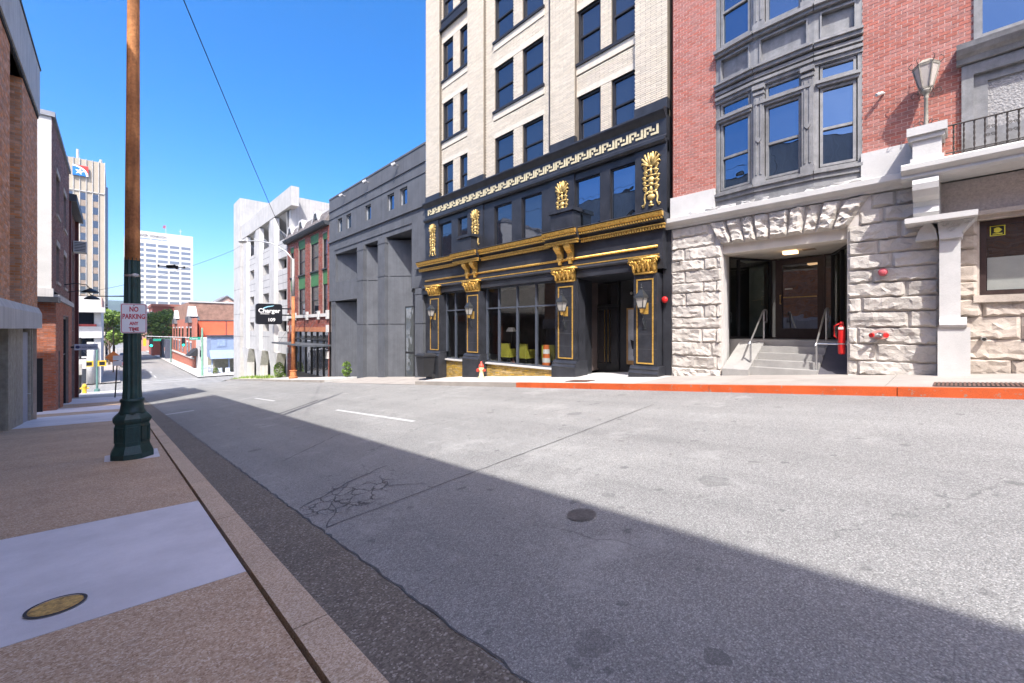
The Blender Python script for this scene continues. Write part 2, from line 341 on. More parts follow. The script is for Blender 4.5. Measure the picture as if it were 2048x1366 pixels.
    # sparse hairline cracks elsewhere
    vd = N('TexVoronoi', feature='DISTANCE_TO_EDGE'); vd.inputs['Scale'].default_value = .33; L(wv.outputs[0], vd.inputs['Vector']); hc = mth(N, L, 'MULTIPLY', mrange(N, L, vd.outputs['Distance'], .001, .0035, 1., 0.), mrange(N, L, tnoise(N, L, P, .4, 3), .48, .6)); col = mixc(N, L, mth(N, L, 'MULTIPLY', hc, .5), col, (.09,.09,.09))
    L(col, b.inputs['Base Color']); b.inputs['Roughness'].default_value = .88; b.inputs['Specular IOR Level'].default_value = .22
    h = mth(N, L, 'SUBTRACT', mrange(N, L, vo.outputs['Distance'], 0, 1, 1, 0), mth(N, L, 'MULTIPLY', crz, 3.)); bp = N('Bump'); bp.inputs['Strength'].default_value = .6; bp.inputs['Distance'].default_value = .006; L(h, bp.inputs['Height']); L(bp.outputs[0], b.inputs['Normal'])
    return m
def aggregate(name, stops, sc=75, base_mul=((.82,.82,.82),(1.08,1.07,1.06)), bump=.5):
    m, t, N, L, b, P = nodes(name)
    vo = N('TexVoronoi'); vo.inputs['Scale'].default_value = sc; L(P, vo.inputs['Vector']); sep = N('SeparateColor'); L(vo.outputs['Color'], sep.inputs[0])
    col = ramp(N, L, sep.outputs[0], stops)
    big = mrange(N, L, tnoise(N, L, P, 1.1, 7, .7), .3, .7); col = mixc(N, L, 1., col, ramp(N, L, big, [(0,base_mul[0]), (1,base_mul[1])]), 'MULTIPLY')
    st = mrange(N, L, tnoise(N, L, P, 2.7, 5, .7), .6, .75); col = mixc(N, L, mth(N, L, 'MULTIPLY', st, .35), col, (.11,.095,.085))
    L(col, b.inputs['Base Color']); b.inputs['Roughness'].default_value = .85; b.inputs['Specular IOR Level'].default_value = .25
    bp = N('Bump'); bp.inputs['Strength'].default_value = bump; bp.inputs['Distance'].default_value = .005; L(mrange(N, L, vo.outputs['Distance'], 0, 1, 1, 0), bp.inputs['Height']); L(bp.outputs[0], b.inputs['Normal']); return m
ASPH = asphalt()
PINK = aggregate('pink_exposed_aggregate', [(0,(.33,.215,.13)), (.4,(.50,.35,.235)), (.75,(.56,.41,.285)), (1,(.68,.56,.44))], 120)
KERBM = aggregate('granite_kerb', [(0,(.38,.27,.18)), (.5,(.56,.42,.295)), (1,(.68,.56,.44))], 150)
GUTT = aggregate('dark_gutter_concrete', [(0,(.11,.093,.075)), (.55,(.165,.143,.118)), (.88,(.215,.19,.16)), (1,(.36,.33,.29))], 95)
CONC = M('pale_concrete', (.68,.65,.67), .85, .07, 1.6, .12, 160, stain=.12)
CONCR = M('beige_sidewalk_concrete', (.36,.33,.30), .85, .08, 1.3, .12, 120, stain=.14)
CONCW = M('new_white_concrete', (.50,.485,.465), .85, .05, 1.3, .1, 120, stain=.08)
def chipped(name, paint, under, thr):
    m, t, N, L, b, P = nodes(name); n = tnoise(N, L, P, 7., 8, .75); fade = mrange(N, L, tnoise(N, L, P, 1.6, 5), .35, .65)
    col = mixc(N, L, fade, tuple(q*.72 for q in paint), paint); fine = mrange(N, L, tnoise(N, L, P, 90, 2), .3, .7, .85, 1.1); cb = N('CombineColor'); [L(fine, cb.inputs[i]) for i in range(3)]; col = mixc(N, L, 1., col, cb.outputs[0], 'MULTIPLY')
    col = mixc(N, L, mrange(N, L, n, thr, thr+.03), col, under); L(col, b.inputs['Base Color']); b.inputs['Roughness'].default_value = .7; bp = N('Bump'); bp.inputs['Strength'].default_value = .3; bp.inputs['Distance'].default_value = .01; L(n, bp.inputs['Height']); L(bp.outputs[0], b.inputs['Normal']); return m
ORANGE = chipped('worn_orange_kerb_paint', (.62,.105,.022), (.30,.2,.15), .60)
DIRT = M('dark_joint', (.035,.033,.03), .95, .2, 8, .2, 60)
WHITEP = M('worn_white_road_paint', (.46,.46,.45), .8, .1, 9, .1, 70, c2=(.40,.40,.395))
TAR = M('tar_seal', (.08,.08,.082), .7, .15, 7, .1, 60)
IRON = M('cast_iron', (.20,.19,.18), .55, .2, 12, .3, 60, metal=.4)
GRASS = M('grass_ground', (.13,.19,.05), .95, .3, 2, .4, 40)
EARTH = M('earth_ground', (.2,.19,.16), .95, .2, .3, .2, 3)
# ---------------------------------------------------------------- ground, road, pavements
def sheet(name, xs, ys, fz, mat, par=None, kind='structure'):
    vs = [(x, y, fz(x, y)) for y in ys for x in xs]; n = len(xs)
    fs = [(j*n+i, j*n+i+1, (j+1)*n+i+1, (j+1)*n+i) for j in range(len(ys)-1) for i in range(n-1)]
    mb = MB(); mb.add(vs, fs); o = mb.build(name, mat, par, fix=False, smooth=True)
    if par is None and kind: o['kind'] = kind
    return o
fr_ = lambda a, b, s: [a+i*s for i in range(int((b-a)/s)+1)]
sheet('ground', [-3000,-900,-300,-80,-30,0,10,30,60,120,300,900,3000], [-3000,-600,-100,-40,0,30,55,60,65,70,75,100,200,400,900,2000,4000], lambda x, y: base(max(-60, min(y, 420)))-.5, EARTH)
road = sheet('road', [-60,-25,-8,-3,0,.8,1.3]+fr_(2,8,1)+[8.4,9,10.5,14,25,60,90], fr_(-30,110,1.25)+[120,140,170,200,240,300,380], rz, ASPH)
sheet('gutter', [.8,1.05,1.29], fr_(-8,54,1), lambda x, y: rz(x,y)+.006+(1.29-x)*.03, GUTT)
def strip(pts, wd, mat, par, name, dz=.006, jit=0., seg=.25):   # thin mark lying on the road along a polyline
    L_, R_ = [], []; P2 = []
    for a, b in zip(pts[:-1], pts[1:]):
        n = max(1, int((Vector(b)-Vector(a)).length/seg)); P2 += [Vector(a).lerp(Vector(b), i/n) for i in range(n)]
    P2.append(Vector(pts[-1])); m = len(P2); jj = [V(R.uniform(-jit, jit), R.uniform(-jit, jit)) for _ in P2]
    P2 = [p+q for p, q in zip(P2, jj)]
    for i, p in enumerate(P2):
        t = (P2[min(i+1, m-1)]-P2[max(i-1, 0)]).normalized(); nrm = V(-t.y, t.x); k = wd/2*(R.uniform(.45, 1.3) if jit else 1)
        L_.append(p+nrm*k); R_.append(p-nrm*k)
    mb = MB(); mb.add([(p.x, p.y, rz(p.x, p.y)+dz) for p in L_+R_], [(i, i+1, m+i+1, m+i) for i in range(m-1)]); return mb.build(name, mat, par, fix=False)
strip([(1.30,-6),(1.3,54)], .015, TAR, road, 'crack', .009, .014, .08)
strip([(1.35,3.8),(7.0,3.72)], .016, TAR, road, 'crack', .004, .008, .12)
strip([(1.33,4.55),(1.7,4.72),(2.05,4.9),(2.55,5.07)], .02, TAR, road, 'crack', .004, .02, .06)
strip([(2.3,4.75),(2.2,4.3),(2.45,3.95)], .011, TAR, road, 'crack', .004, .02, .06)
strip([(1.34,3.8),(1.55,4.1),(1.6,4.4),(1.9,4.75)], .012, TAR, road, 'crack', .004, .02, .08)
strip([(3.36,13.1),(5.04,15.0)], .09, TAR, road, 'crack', .004, .01, .3)
strip([(5.04,15.0),(6.5,15.2),(8.3,16.3)], .025, TAR, road, 'crack', .004, .02, .2)
strip([(1.8,6.9),(3.1,8.0)], .02, TAR, road, 'crack', .004, .015, .1)
strip([(1.5,14.5),(3.4,15.1)], .03, TAR, road, 'crack', .004, .02, .15)
strip([(2.0,27.5),(8.2,30)], .06, TAR, road, 'crack', .004, .03, .3)
strip([(4.33,7.42),(4.34,11.5)], .1, WHITEP, road, 'lane_marking'); strip([(4.33,17.5),(4.33,20.5)], .1, WHITEP, road, 'lane_marking')
strip([(1.3,19.35),(2.1,19.2)], .3, WHITEP, road, 'stop_line')
for y in (53.0, 56.5, 71, 74): strip([(1.2,y),(8.6,y)], .35, WHITEP, road, 'crossing_line')
strip([(4.33,80),(4.33,84)], .15, WHITEP, road, 'lane_marking'); strip([(4.33,90),(4.33,94)], .15, WHITEP, road, 'lane_marking')
def slabs(par, x0, x1, ybr, mats, top, th=.14, gap=.008, name='slab'):
    for i in range(len(ybr)-1):
        a, b = ybr[i]+gap/2, ybr[i+1]-gap/2; n = max(1, int((b-a)/2.0)); loops = []
        for k in range(n+1):
            y = a+(b-a)*k/n; loops.append([(x0,y,top(x0,y)-th),(x1,y,top(x1,y)-th),(x1,y,top(x1,y)),((x0+x1)/2,y,top((x0+x1)/2,y)),(x0,y,top(x0,y))])
        MB().loft(loops).build(name, mats[i % len(mats)], par)
sw = sheet('sidewalk_left', [-2.3,.63], fr_(-8,58,2), lambda x, y: gz(x,y)-.10, DIRT)
slabs(sw, -2.3, .615, [-8,-4.5,-1.2,3.15,5.3,9.45,13.3,17.25,19.0,21.6,23.4,27,31,35,39,42.5,47,52,58], [PINK,PINK,PINK,CONC,PINK,PINK,PINK,CONC,CONC,PINK,CONC,PINK,CONC,CONC,CONCR,CONCR,CONCW,CONCW], gz)
kl = struct(thing('kerb_left', '', '', (0,0,0))); del kl['label'], kl['category']
yk = [-8,-5.9,-3.8,-1.7,.5,2.25,4.45,6.2,8.3,10.4,12.3,14.6,16.7,18.6,21,24,27.5,31,35,39,43,47,51,55]
slabs(kl, .64, .805, yk, [KERBM], lambda x, y: base(y)*(1)+.004, .3, .012, 'kerb_stone')
# far-left corner plaza
sheet('plaza_left', [-40,-20,-8,-2.4], fr_(41.5,57,2), lambda x, y: base(y)+.06, CONCR)
sr = sheet('sidewalk_right', [8.5,10.6], fr_(-8,14,2), lambda x, y: gz(x,y)-.1, DIRT)
slabs(sr, 8.51, 10.62, [-8,-5,-2.5,.75,3.1,5.0,6.6,8.2,9.9,11.6,13.0,14.3], [CONCR,CONCR,CONCR,CONCR,CONCR,CONCW,CONCW,CONCW,CONCW,CONCW,CONCW], gz)
kr = struct(thing('kerb_right', '', '', (0,0,0))); del kr['label'], kr['category']
slabs(kr, 8.38, 8.5, [-8,-5.2,-2.4,.6,3.3,6.1,8.7], [ORANGE], lambda x, y: gz(8.5,y)+.003, .3, .01, 'kerb_stone')
slabs(kr, 8.38, 8.5, [8.7,11.4,14.3], [CONCR], lambda x, y: gz(8.5,y)+.003, .3, .01, 'kerb_stone')
sheet('driveway_apron', [8.4,9.2,10.6], fr_(14.32,24.4,1.5), lambda x, y: rz(8.4,y)+.01+(x-8.4)*.06, CONCR)
slabs(sr, 8.57, 10.6, [24.4,27,30,33,36,38.5], [CONCW], gz); slabs(kr, 8.38, 8.56, [24.4,28,32,36,40,44,48,52], [CONCR], lambda x, y: gz(8.5,y)+.003, .3, .01, 'kerb_stone')
sheet('verge', [8.57,9.3,10.0,14.5], fr_(38.6,58,2), lambda x, y: gz(8.6,y)+.02+max(0,x-9)*.03, M('dry_grass', (.30,.31,.16), .95, .25, 1.2, .4, 40, c2=(.45,.42,.33)))  # dry grass mottled between olive and straw
sheet('sidewalk_far_right', [8.6,9.5,11.2,40], [74.5,78,84,95,110,140,180,260], lambda x, y: base(y)+.02, CONCW)
sheet('sidewalk_far_left', [-40,-2,.5], [74.5,80,95,120,160,260], lambda x, y: base(y)+.02, CONCR)
# covers and grates
def cover(name, x, y, r, mat, rim, label, cat, zf):
    t = thing(name, label, cat, (x, y, zf(x,y))); n = 28
    def disc(mb, r0, r1, h):
        for k in range(n):
            a, b = 2*PI*k/n, 2*PI*(k+1)/n; P = lambda q, rr: (x+rr*math.cos(q), y+rr*math.sin(q), zf(x+rr*math.cos(q), y+rr*math.sin(q))+h)
            mb.add([P(a,r0), P(a,r1), P(b,r1), P(b,r0)], [(0,1,2,3)])
        return mb
    disc(MB(), 0, r*.9, .006).build('lid', mat, t, fix=False); disc(MB(), r*.88, r, .009).build('rim', rim, t, fix=False)
    rb = MB()
    for k in range(-3, 4):
        hw = math.sqrt(max(0, (r*.8)**2-(k*r*.24)**2)); c = x+k*r*.24
        rb.add([(c-r*.05,y-hw,zf(c,y-hw)+.009),(c+r*.05,y-hw,zf(c,y-hw)+.009),(c+r*.05,y+hw,zf(c,y+hw)+.009),(c-r*.05,y+hw,zf(c,y+hw)+.009)], [(0,1,2,3)])
    rb.build('ribs', mat, t, fix=False); return t
cover('valve_cover', -.24, 3.48, .125, M('rusty_gold_iron', (.58,.36,.10), .6, .3, 25, .4, 90), M('dark_rim', (.05,.045,.05), .7), 'round rusty golden cover set in the pale grey sidewalk slab', 'cover', gz)
cover('manhole_cover', 2.74, 2.08, .115, IRON, IRON, 'small round dark iron cover in the shaded road surface', 'manhole', rz)
def grate(x0, x1, y0, y1, label, nb):
    t = thing('sidewalk_grate', label, 'grate', ((x0+x1)/2, (y0+y1)/2, gz(9,(y0+y1)/2))); z = lambda x, y: gz(x, y)+.006
    m = MB(); m.add([(x,y,z(x,y)-.001) for x, y in ((x0,y0),(x1,y0),(x1,y1),(x0,y1))], [(0,1,2,3)]); m.build('pit', DIRT, t, fix=False)
    bm_ = MB()
    for i in range(nb+1):
        y = y0+(y1-y0)*i/nb; bm_.add([(x0,y-.012,z(x0,y)+.006),(x1,y-.012,z(x1,y)+.006),(x1,y+.012,z(x1,y)+.006),(x0,y+.012,z(x0,y)+.006)], [(0,1,2,3)])
    for i in range(4):
        x = x0+(x1-x0)*i/3; bm_.add([(x-.015,y0,z(x,y0)+.008),(x+.015,y0,z(x,y0)+.008),(x+.015,y1,z(x,y1)+.008),(x-.015,y1,z(x,y1)+.008)], [(0,1,2,3)])
    bm_.build('bars', M('rusty_grate', (.16,.09,.07), .7, .2, 10), t, fix=False)
grate(8.58, 9.1, -2.4, .22, 'long rusty grate in the sidewalk under the stone column', 60); grate(8.75, 9.15, 6.5, 7.2, 'short dark grate in the sidewalk before the black entrance', 18)
# ---------------------------------------------------------------- limestone and red brick building
STONE = M('painted_limestone', (.53,.49,.445), .85, .09, 2.2, .5, 40, stain=.2, rnd=.08)
STONEW = M('white_painted_stone', (.55,.54,.525), .8, .05, 2, .15, 50, stain=.10)
STONEB = M('brown_stone', (.50,.43,.37), .85, .12, 2.2, .3, 55, stain=.2)  # plain brown stone, also for lintels and sills
MORT = M('pale_mortar', (.56,.52,.49), .9, .08, 6)
REDB = M('red_brick', (.415,.155,.12), .85, .1, 14, .25, 120, rnd=.16)
GREYT = M('grey_painted_trim', (.27,.27,.275), .6, .12, 6, .2, 90, stain=.25, streak=.15)
GLS = glass_dark('window_glass', (.010,.013,.02), .10)
GLB = glass_dark('sky_tinted_glass', (.012,.015,.02), .24, .03, (.5,.72,1))  # blue of the reflected sky is tinted into the mirror colour
DARKI = M('dark_interior', (.02,.02,.022), .9, .1)
DBRN = M('dark_bronze_frame', (.05,.032,.03), .4, .1, 8, .05, 90)
BLKF = M('black_frame', (.018,.018,.02), .45, .1, 8, .05, 90)
b1 = thing('stone_and_brick_building', 'red brick building on a rough white limestone ground floor with a grey bay window', 'building', (10.6,1.5,.4))
hole = [(1.48,3.83,-2,3.29)]
m = MB(); FR.wall(m, .18, 5.1, -.4, 3.87, hole, -.004, .1); FR.box(m, 5.05, 5.1, -.4, 3.87, -.4, -.006)
base_wall = m.build('ground_floor_wall', MORT, b1)
ZL = [-.25,.31,.62,.96,1.30,1.57,1.87,2.19,2.44,2.74,3.01,3.31,3.6,3.86]
sp = [[0],[0],[.8],[.62],[0],[.66],[.3],[.65],[.28],[.66],[.27],[0],[0]]
for i in range(13):
    z0, z1 = ZL[i], ZL[i+1]; e = [5.08]+[5.08-1.25*q for q in sp[i] if q]+[3.84+(.11 if i % 2 and i < 11 else 0)]
    if i >= 11: e[-1] = (3.98, 4.14)[i-11]
    for a, b in zip(e[:-1], e[1:]): rock(FR, b, a, z0, z1, -.006, .052 if i else .1, STONE, base_wall)
    if i % 2 and i < 11: rock(FR, 3.84, 3.95, z0, z1, -.006, .05, STONE, base_wall)
ZR = [.1,.41,.68,1.01,1.32,1.62,1.89,2.17,2.43,2.71,2.97,3.3,3.58,3.86]
sq = [[.9],[.9],[.68],[.9],[.32],[.85],[.35],[.72],[.5],[.66],[.4],[.6],[.45]]
for i in range(13):
    e = [1.475 if i < 11 else (1.3,1.12)[i-11]]+[.2+1.25*q for q in sq[i]]+[.2]
    for a, b in zip(e[:-1], e[1:]): rock(FR, b, a, ZR[i], ZR[i+1], -.006, .052, STONE, base_wall)
tp = [4.15,3.76,3.44,3.17,2.87,2.45,2.15,1.87,1.55,1.12]; bt = [3.85,3.6,3.33,3.09,2.83,2.5,2.22,1.99,1.72,1.48]
for k in range(9): rock(FR, bt[k+1], bt[k], 3.29, 3.86, -.01, .14, STONE, base_wall, 'voussoir', skew=(0,0,tp[k+1]-bt[k+1],tp[k]-bt[k]))
m = MB(); FR.mould(m, .62, 5.22, [(-.05,3.87),(.06,3.87),(.10,3.93),(.2,3.97),(.23,4.0),(.23,4.10),(.17,4.12),(-.05,4.13)]); m.build('string_course', STONEW, b1)
for a, b in ((3.5,4.6),(2.3,3.4),(1.2,2.2)): rock(FR, a, b, 4.11, 4.2, .06, .09, STONEW, b1, 'ledge_stone')
for a, b in ((3.98,5.08),(.2,1.26)):
    m = MB(); FR.box(m, a, b, 4.13, 4.66, -.3, .07); m.build('white_block', STONEW, b1)
# red brick
bw_ = MB(); rh = [(1.25,3.98,4,14),(-1.6,-.2,6.16,8.4),(-1.6,-.06,4.2,5.72)]
FR.wall(bw_, -5, 5.04, 4.1, 13.5, rh, -.012, .25); brick_wall = bw_.build('brick_wall', M('pink_mortar', (.60,.42,.36), .9, .08, 6), b1)
bricks(brick_wall, FR, [(-1.2,1.25,4.14,13.4),(3.98,5.04,4.66,13.4)], rh+[(.2,1.26,4,4.66)], REDB, -.012, .146, .055, .012, .0045)
m = MB(); FR.box(m, 5.05, 5.2, 4.1, 13.5, -.5, -.28); m.build('setback_strip', M('dark_red_brick', (.2,.06,.05), .9), b1)
# building body, closed behind the recess
m = MB(); m.box(10.8,22,-5,5.05,4.14,13.4); m.box(13.4,22,-5,5.05,-1,4.14); m.box(10.75,13.4,4.12,5.04,-1,4.13); m.box(11.4,13.4,-5,1.3,-1,4.13); m.build('body', DARKI, b1)
# --- entrance recess
CEIL = M('cream_ceiling_paint', (.60,.55,.48), .8, .04)
m = MB(); FR.box(m, 1.3, 4.12, 3.16, 3.28, -2.6, -.45); FR.box(m, 1.44, 3.86, 3.08, 3.3, -.45, -.06); m.build('entrance_ceiling', CEIL, b1)
m = MB(); m.prism([(10.52,3.83,-.4),(10.62,4.11,-.4),(11.6,4.11,-.4),(11.6,4.05,-.4),(10.9,3.86,-.4)], (0,0,3.6)); m.build('entrance_reveal', STONEW, b1); m = MB(); m.prism([(10.52,1.48,-.4),(10.52,1.31,-.4),(11.4,1.31,-.4),(11.4,1.47,-.4)], (0,0,3.6)); m.build('entrance_reveal', STONEW, b1)
GREYF = M('grey_step_paint', (.33,.32,.305), .75, .08, 3, .1, 60, stain=.12)
for k in range(5):
    z1 = .27+.152*(k+1); m = MB(); m.box(10.55+.27*k, 10.55+.27*(k+1)+.02 if k < 4 else 13.0, 1.5 if k > 3 else 1.98, 3.24 if k < 4 else 4.05, -.3, z1); m.build('step', GREYF, b1)
m = MB(); m.prism([(10.42,3.24,-.1),(10.42,3.24,.36),(11.7,3.24,1.02),(11.9,3.24,1.02),(11.9,3.24,-.1)], (0,.56,0)); m.build('stair_cheek', GREYF, b1)
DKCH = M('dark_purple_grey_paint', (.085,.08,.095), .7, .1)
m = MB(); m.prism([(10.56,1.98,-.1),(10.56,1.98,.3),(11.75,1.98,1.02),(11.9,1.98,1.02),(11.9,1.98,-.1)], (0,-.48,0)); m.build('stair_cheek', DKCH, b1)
LOB = glass_clear('lobby_glass', .15, (.84,.89,.87))
def glazed(par, A, B, z0, z1, fm, gm, name='glazed_screen', fw=.05, mull=()):
    A, B = Vector(A), Vector(B); t = (B-A); ln = t.length; t.normalize(); f = Fr((A.x,A.y,0), (t.x,t.y,0), (t.y,-t.x,0)); m = MB()
    for a in [0, ln-fw]+[q-fw/2 for q in mull]: f.box(m, a, a+fw, z0, z1, -.04, .04)
    es = [0]+list(mull)+[ln]
    for z in (z0, z1-fw): f.box(m, fw, ln-fw, z, z+fw, -.039, .039)
    o = m.build(name, fm, par)
    for a, b in zip(es[:-1], es[1:]): m = MB(); f.box(m, a+fw*.5, b-fw*.5, z0+fw, z1-fw, -.004, .004); m.build('pane', gm, o)
    return o
glazed(b1, (11.55,4.07), (12.9,3.45), 1.04, 3.15, BLKF, LOB, mull=(.35,)); glazed(b1, (12.9,3.45), (12.9,3.3), 1.04, 3.15, DBRN, LOB, fw=.03)
glazed(b1, (12.9,2.27), (12.9,2.1), 1.04, 3.15, DBRN, LOB, fw=.03); glazed(b1, (12.9,2.1), (11.42,1.5), 1.04, 3.15, BLKF, LOB, mull=(.8,))
DG = glass_dark('door_glass', (.02,.016,.014), .14)
fd = Fr((12.9,0,0), (0,1,0), (-1,0,0)); m = MB()
for a, b in ((2.27,2.4),(3.17,3.3)): fd.box(m, a, b, 1.03, 3.12, -.04, .05)
fd.box(m, 2.4, 3.17, 1.03, 1.3, -.04, .049); fd.box(m, 2.4, 3.17, 2.98, 3.12, -.04, .049); door = m.build('door', DBRN, b1, label='dark bronze glazed entrance door above the steps')
m = MB(); fd.box(m, 2.4, 3.17, 1.3, 2.98, -.01, .0); m.build('pane', DG, door)
BRASS = M('brass', (.75,.52,.2), .3, .1, 9, .05, 90, metal=.9); STEEL = M('brushed_steel', (.55,.55,.55), .35, .06, 9, .05, 90, metal=.9)
m = MB(); m.tube([fd.P(3.2,1.95,.05), fd.P(3.2,1.95,.12), fd.P(3.2,2.18,.12), fd.P(3.2,2.18,.05)], .014, 6); m.tube([fd.P(2.42,2.12,.03), fd.P(3.15,2.12,.03)], .012, 6); m.build('door_pull', BRASS, door)
m = MB(); fd.box(m, 2.95, 3.12, 2.33, 2.36, .002, .006); m.build('door_sticker', STONEW, door)
# lobby behind the glass: back wall and curtain
m = MB(); m.box(13.3,13.36,1.32,4.1,.9,3.2); m.build('lobby_wall', M('lobby_grey_wall', (.30,.31,.28), .9, .1, 2), b1)
m = MB()
for k in range(7): m.box(12.9+.03*k, 12.93+.03*k, 3.62+.06*k, 3.68+.06*k, 1.05, 3.0)
m.build('curtain', M('curtain_grey', (.35,.36,.34), .9), b1)
LAMP = emit('warm_lamp', (1,.62,.3), 1.6)
t = thing('ceiling_light', 'lit rectangular warm lamp on the entrance ceiling above the steps', 'lamp', (11.7,2.72,3.1))
m = MB(); m.box(11.62,11.8,2.58,2.86,3.08,3.16); m.build('lens', LAMP, t); m = MB(); m.box(11.6,11.82,2.56,2.88,3.15,3.162); m.build('base_plate', STONEW, t)
m = MB(); m.box(11.75,11.95,2.25,2.5,3.15,3.165); m.build('air_vent', M('tan_vent', (.3,.22,.15), .6), b1)
def handrail(y, label):
    t = thing('handrail', label, 'handrail', (10.9,y,.4)); z = lambda x: .27+.152*min(5, max(0, (x-10.55)/.27+.5))
    m = MB(); m.tube([(10.72,y,z(10.72)-.1),(10.72,y,1.0)], .021, 8); m.build('post', STEEL, t); m = MB(); m.tube([(11.7,y,.9),(11.7,y,1.74)], .021, 8); m.build('post', STEEL, t)
    m = MB(); m.tube([(10.6,y,.93),(10.72,y,1.0),(11.62,y,1.72),(11.75,y,1.76),(11.9,y,1.76),(11.94,y,1.72),(11.94,y,1.5),(11.9,y,1.46),(11.7,y,1.46)], .021, 8); m.build('rail', STEEL, t, smooth=True); return t
handrail(3.28, 'bent steel handrail on the left of the grey entrance steps'); t = handrail(2.02, 'bent steel handrail on the right of the steps beside the red extinguisher')
m = MB(); m.tube([(10.72,2.02,.98),(10.68,1.5,.98)], .017, 8); m.build('cross_rail', STEEL, t)
m = MB(); 
t = thing('fire_extinguisher', 'red cylinder with white label hanging by the steps on the stone wall', 'extinguisher', (10.62,1.585,.78)); RED = M('red_enamel', (.55,.02,.02), .3, .08, 6, .03, 90)
m.lathe([(.03,.78),(.056,.79),(.062,.82),(.062,1.28),(.055,1.33),(.03,1.36)], (10.62,1.585,0), 16); m.build('cylinder', RED, t, smooth=True)
m = MB(); m.tube([(10.62,1.66,1.1),(10.6,1.7,1.15),(10.6,1.7,1.35),(10.62,1.62,1.4)], .015, 6); m.lathe([(.035,1.37),(.035,1.42),(.02,1.44)], (10.62,1.585,0), 10); m.build('hose', RED, t, smooth=True)
m = MB(); m.box(10.552,10.559,1.545,1.63,1.28,1.33); m.build('label_sticker', STONEW, t); m = MB(); m.lathe([(.0645,.98),(.0645,1.005)], (10.62,1.585,0), 16); m.build('strap', STEEL, t)
# --- bay window (three facets)
def facet(A, B):
    A, B = Vector(A), Vector(B); t = B-A; ln = t.length; t.normalize(); n = V(t.y, -t.x)
    if n.x > 0: n = -n
    return Fr((A.x,A.y,0), (t.x,t.y,0), (n.x,n.y,0)), ln
bay = thing('bay_window', 'x', 'x', (10.3,2.6,4.3)); [bay.__delitem__(k) for k in ('label','category')]; place(bay, (10.3,2.6,4.3), b1); bay['label'] = 'grey three sided bay window with reflected sky blue tinted into its glass'
pts = [(10.52,3.97),(10.38,3.1),(10.38,2.0),(10.52,1.24)]
core = MB()
for q in range(3):
    f, ln = facet(pts[q], pts[q+1]); e = .0; tz = [MB() for _ in range(4)]
    for z0, z1, d in ((4.13,4.34,.012),(4.34,4.44,.05),(4.44,4.5,.09),(6.66,6.74,.03),(6.74,6.80,.07),(6.86,6.93,.05),(6.98,7.06,.1),(7.06,7.10,.14),(7.76,7.83,.08),(7.83,7.9,.14)): f.box(tz[0 if z0 < 5 else 1 if z0 < 7.2 else 3], -e, ln+e, z0, z1, -.1, d)
    f.wall(core, 0, ln, 4.35, 13, [(.08,ln-.08,4.56,6.18),(.08,ln-.08,6.32,6.64),(.1,ln-.1,7.16,7.70),(.08,ln-.08,7.98,9.7)], 0, .12)
    m = MB(); f.box(m, .06, ln-.06, 6.19, 6.25, 0, .04); f.box(m, .04, ln-.04, 6.25, 6.31, 0, .075); m.build('transom_bar', GREYT, bay)
    m = MB(); f.box(m, .1, ln-.1, 7.16, 7.7, -.1, -.07); m.build('spandrel_panel', GREYT, bay)
    for a, b, c, dd in ((.1,.13,7.16,7.7),(ln-.13,ln-.1,7.16,7.7)): f.box(tz[2], a, b, c, dd, -.06, .025)
    f.box(tz[2], .13, ln-.13, 7.67, 7.7, -.06, .025); f.box(tz[2], .13, ln-.13, 7.16, 7.19, -.06, .025)
    for q_, nm in zip(tz, ('sill_moulding','entablature','panel_moulding','upper_sill')): q_.build(nm, GREYT, bay)
    iw = .2 if q == 1 else .08
    sash(bay, f, iw+.02, ln-iw-.02, 4.58, 6.17, GREYT, GLB, -.02, .05, .48); sash(bay, f, iw+.02, ln-iw-.02, 6.33, 6.63, GREYT, GLB, -.02, .045, None, 'transom_window'); sash(bay, f, iw+.02, ln-iw-.02, 8.0, 9.68, GREYT, GLB, -.02, .05, .48)
    if q == 1:
        for a in (0, ln-.2):
            for z0, z1 in ((4.5,6.66),(7.9,9.7)):
                m = MB(); f.box(m, a, a+.2, z0, z1, -.05, .05); f.box(m, a-.02, a+.22, z0, z0+.14, -.05, .08); f.box(m, a-.02, a+.22, z1-.09, z1, -.05, .11); f.box(m, a-.01, a+.21, z1-.2, z1-.14, -.05, .08); f.box(m, a+.04, a+.07, z0+.2, z1-.26, .05, .065); f.box(m, a+.13, a+.16, z0+.2, z1-.26, .05, .065)
                c = (z0+z1)/2-.12; m.prism([f.P(a+.1,c-.07,.05), f.P(a+.16,c,.05), f.P(a+.1,c+.07,.05), f.P(a+.04,c,.05)], f.n*.03); m.build('pilaster', GREYT, bay)
core.build('frame', GREYT, bay, fix=False)
m = MB(); m.prism([(x+.14 if 0 < i < 3 else x, y, 4.15) for i, (x, y) in enumerate(pts)], (0,0,.04)); m.build('bay_floor', GREYT, bay)
# --- porch on the right: column, bracket, balcony, brown window wall
m = MB(); f2 = Fr((10.68,0,0), (0,1,0), (-1,0,0)); wh = [(-1.7,-.27,1.83,3.13)]
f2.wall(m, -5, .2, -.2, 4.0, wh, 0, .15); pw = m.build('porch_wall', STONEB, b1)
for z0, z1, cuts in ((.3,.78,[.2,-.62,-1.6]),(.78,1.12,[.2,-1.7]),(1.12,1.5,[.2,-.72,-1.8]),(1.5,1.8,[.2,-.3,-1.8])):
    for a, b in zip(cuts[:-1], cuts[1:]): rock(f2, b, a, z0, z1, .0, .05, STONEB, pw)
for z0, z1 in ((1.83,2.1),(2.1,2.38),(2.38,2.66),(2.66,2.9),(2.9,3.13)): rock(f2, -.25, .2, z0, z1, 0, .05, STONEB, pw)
m = MB(); f2.box(m, -1.8, -.2, 1.74, 1.86, 0, .09); m.build('window_sill', STONEB, b1)
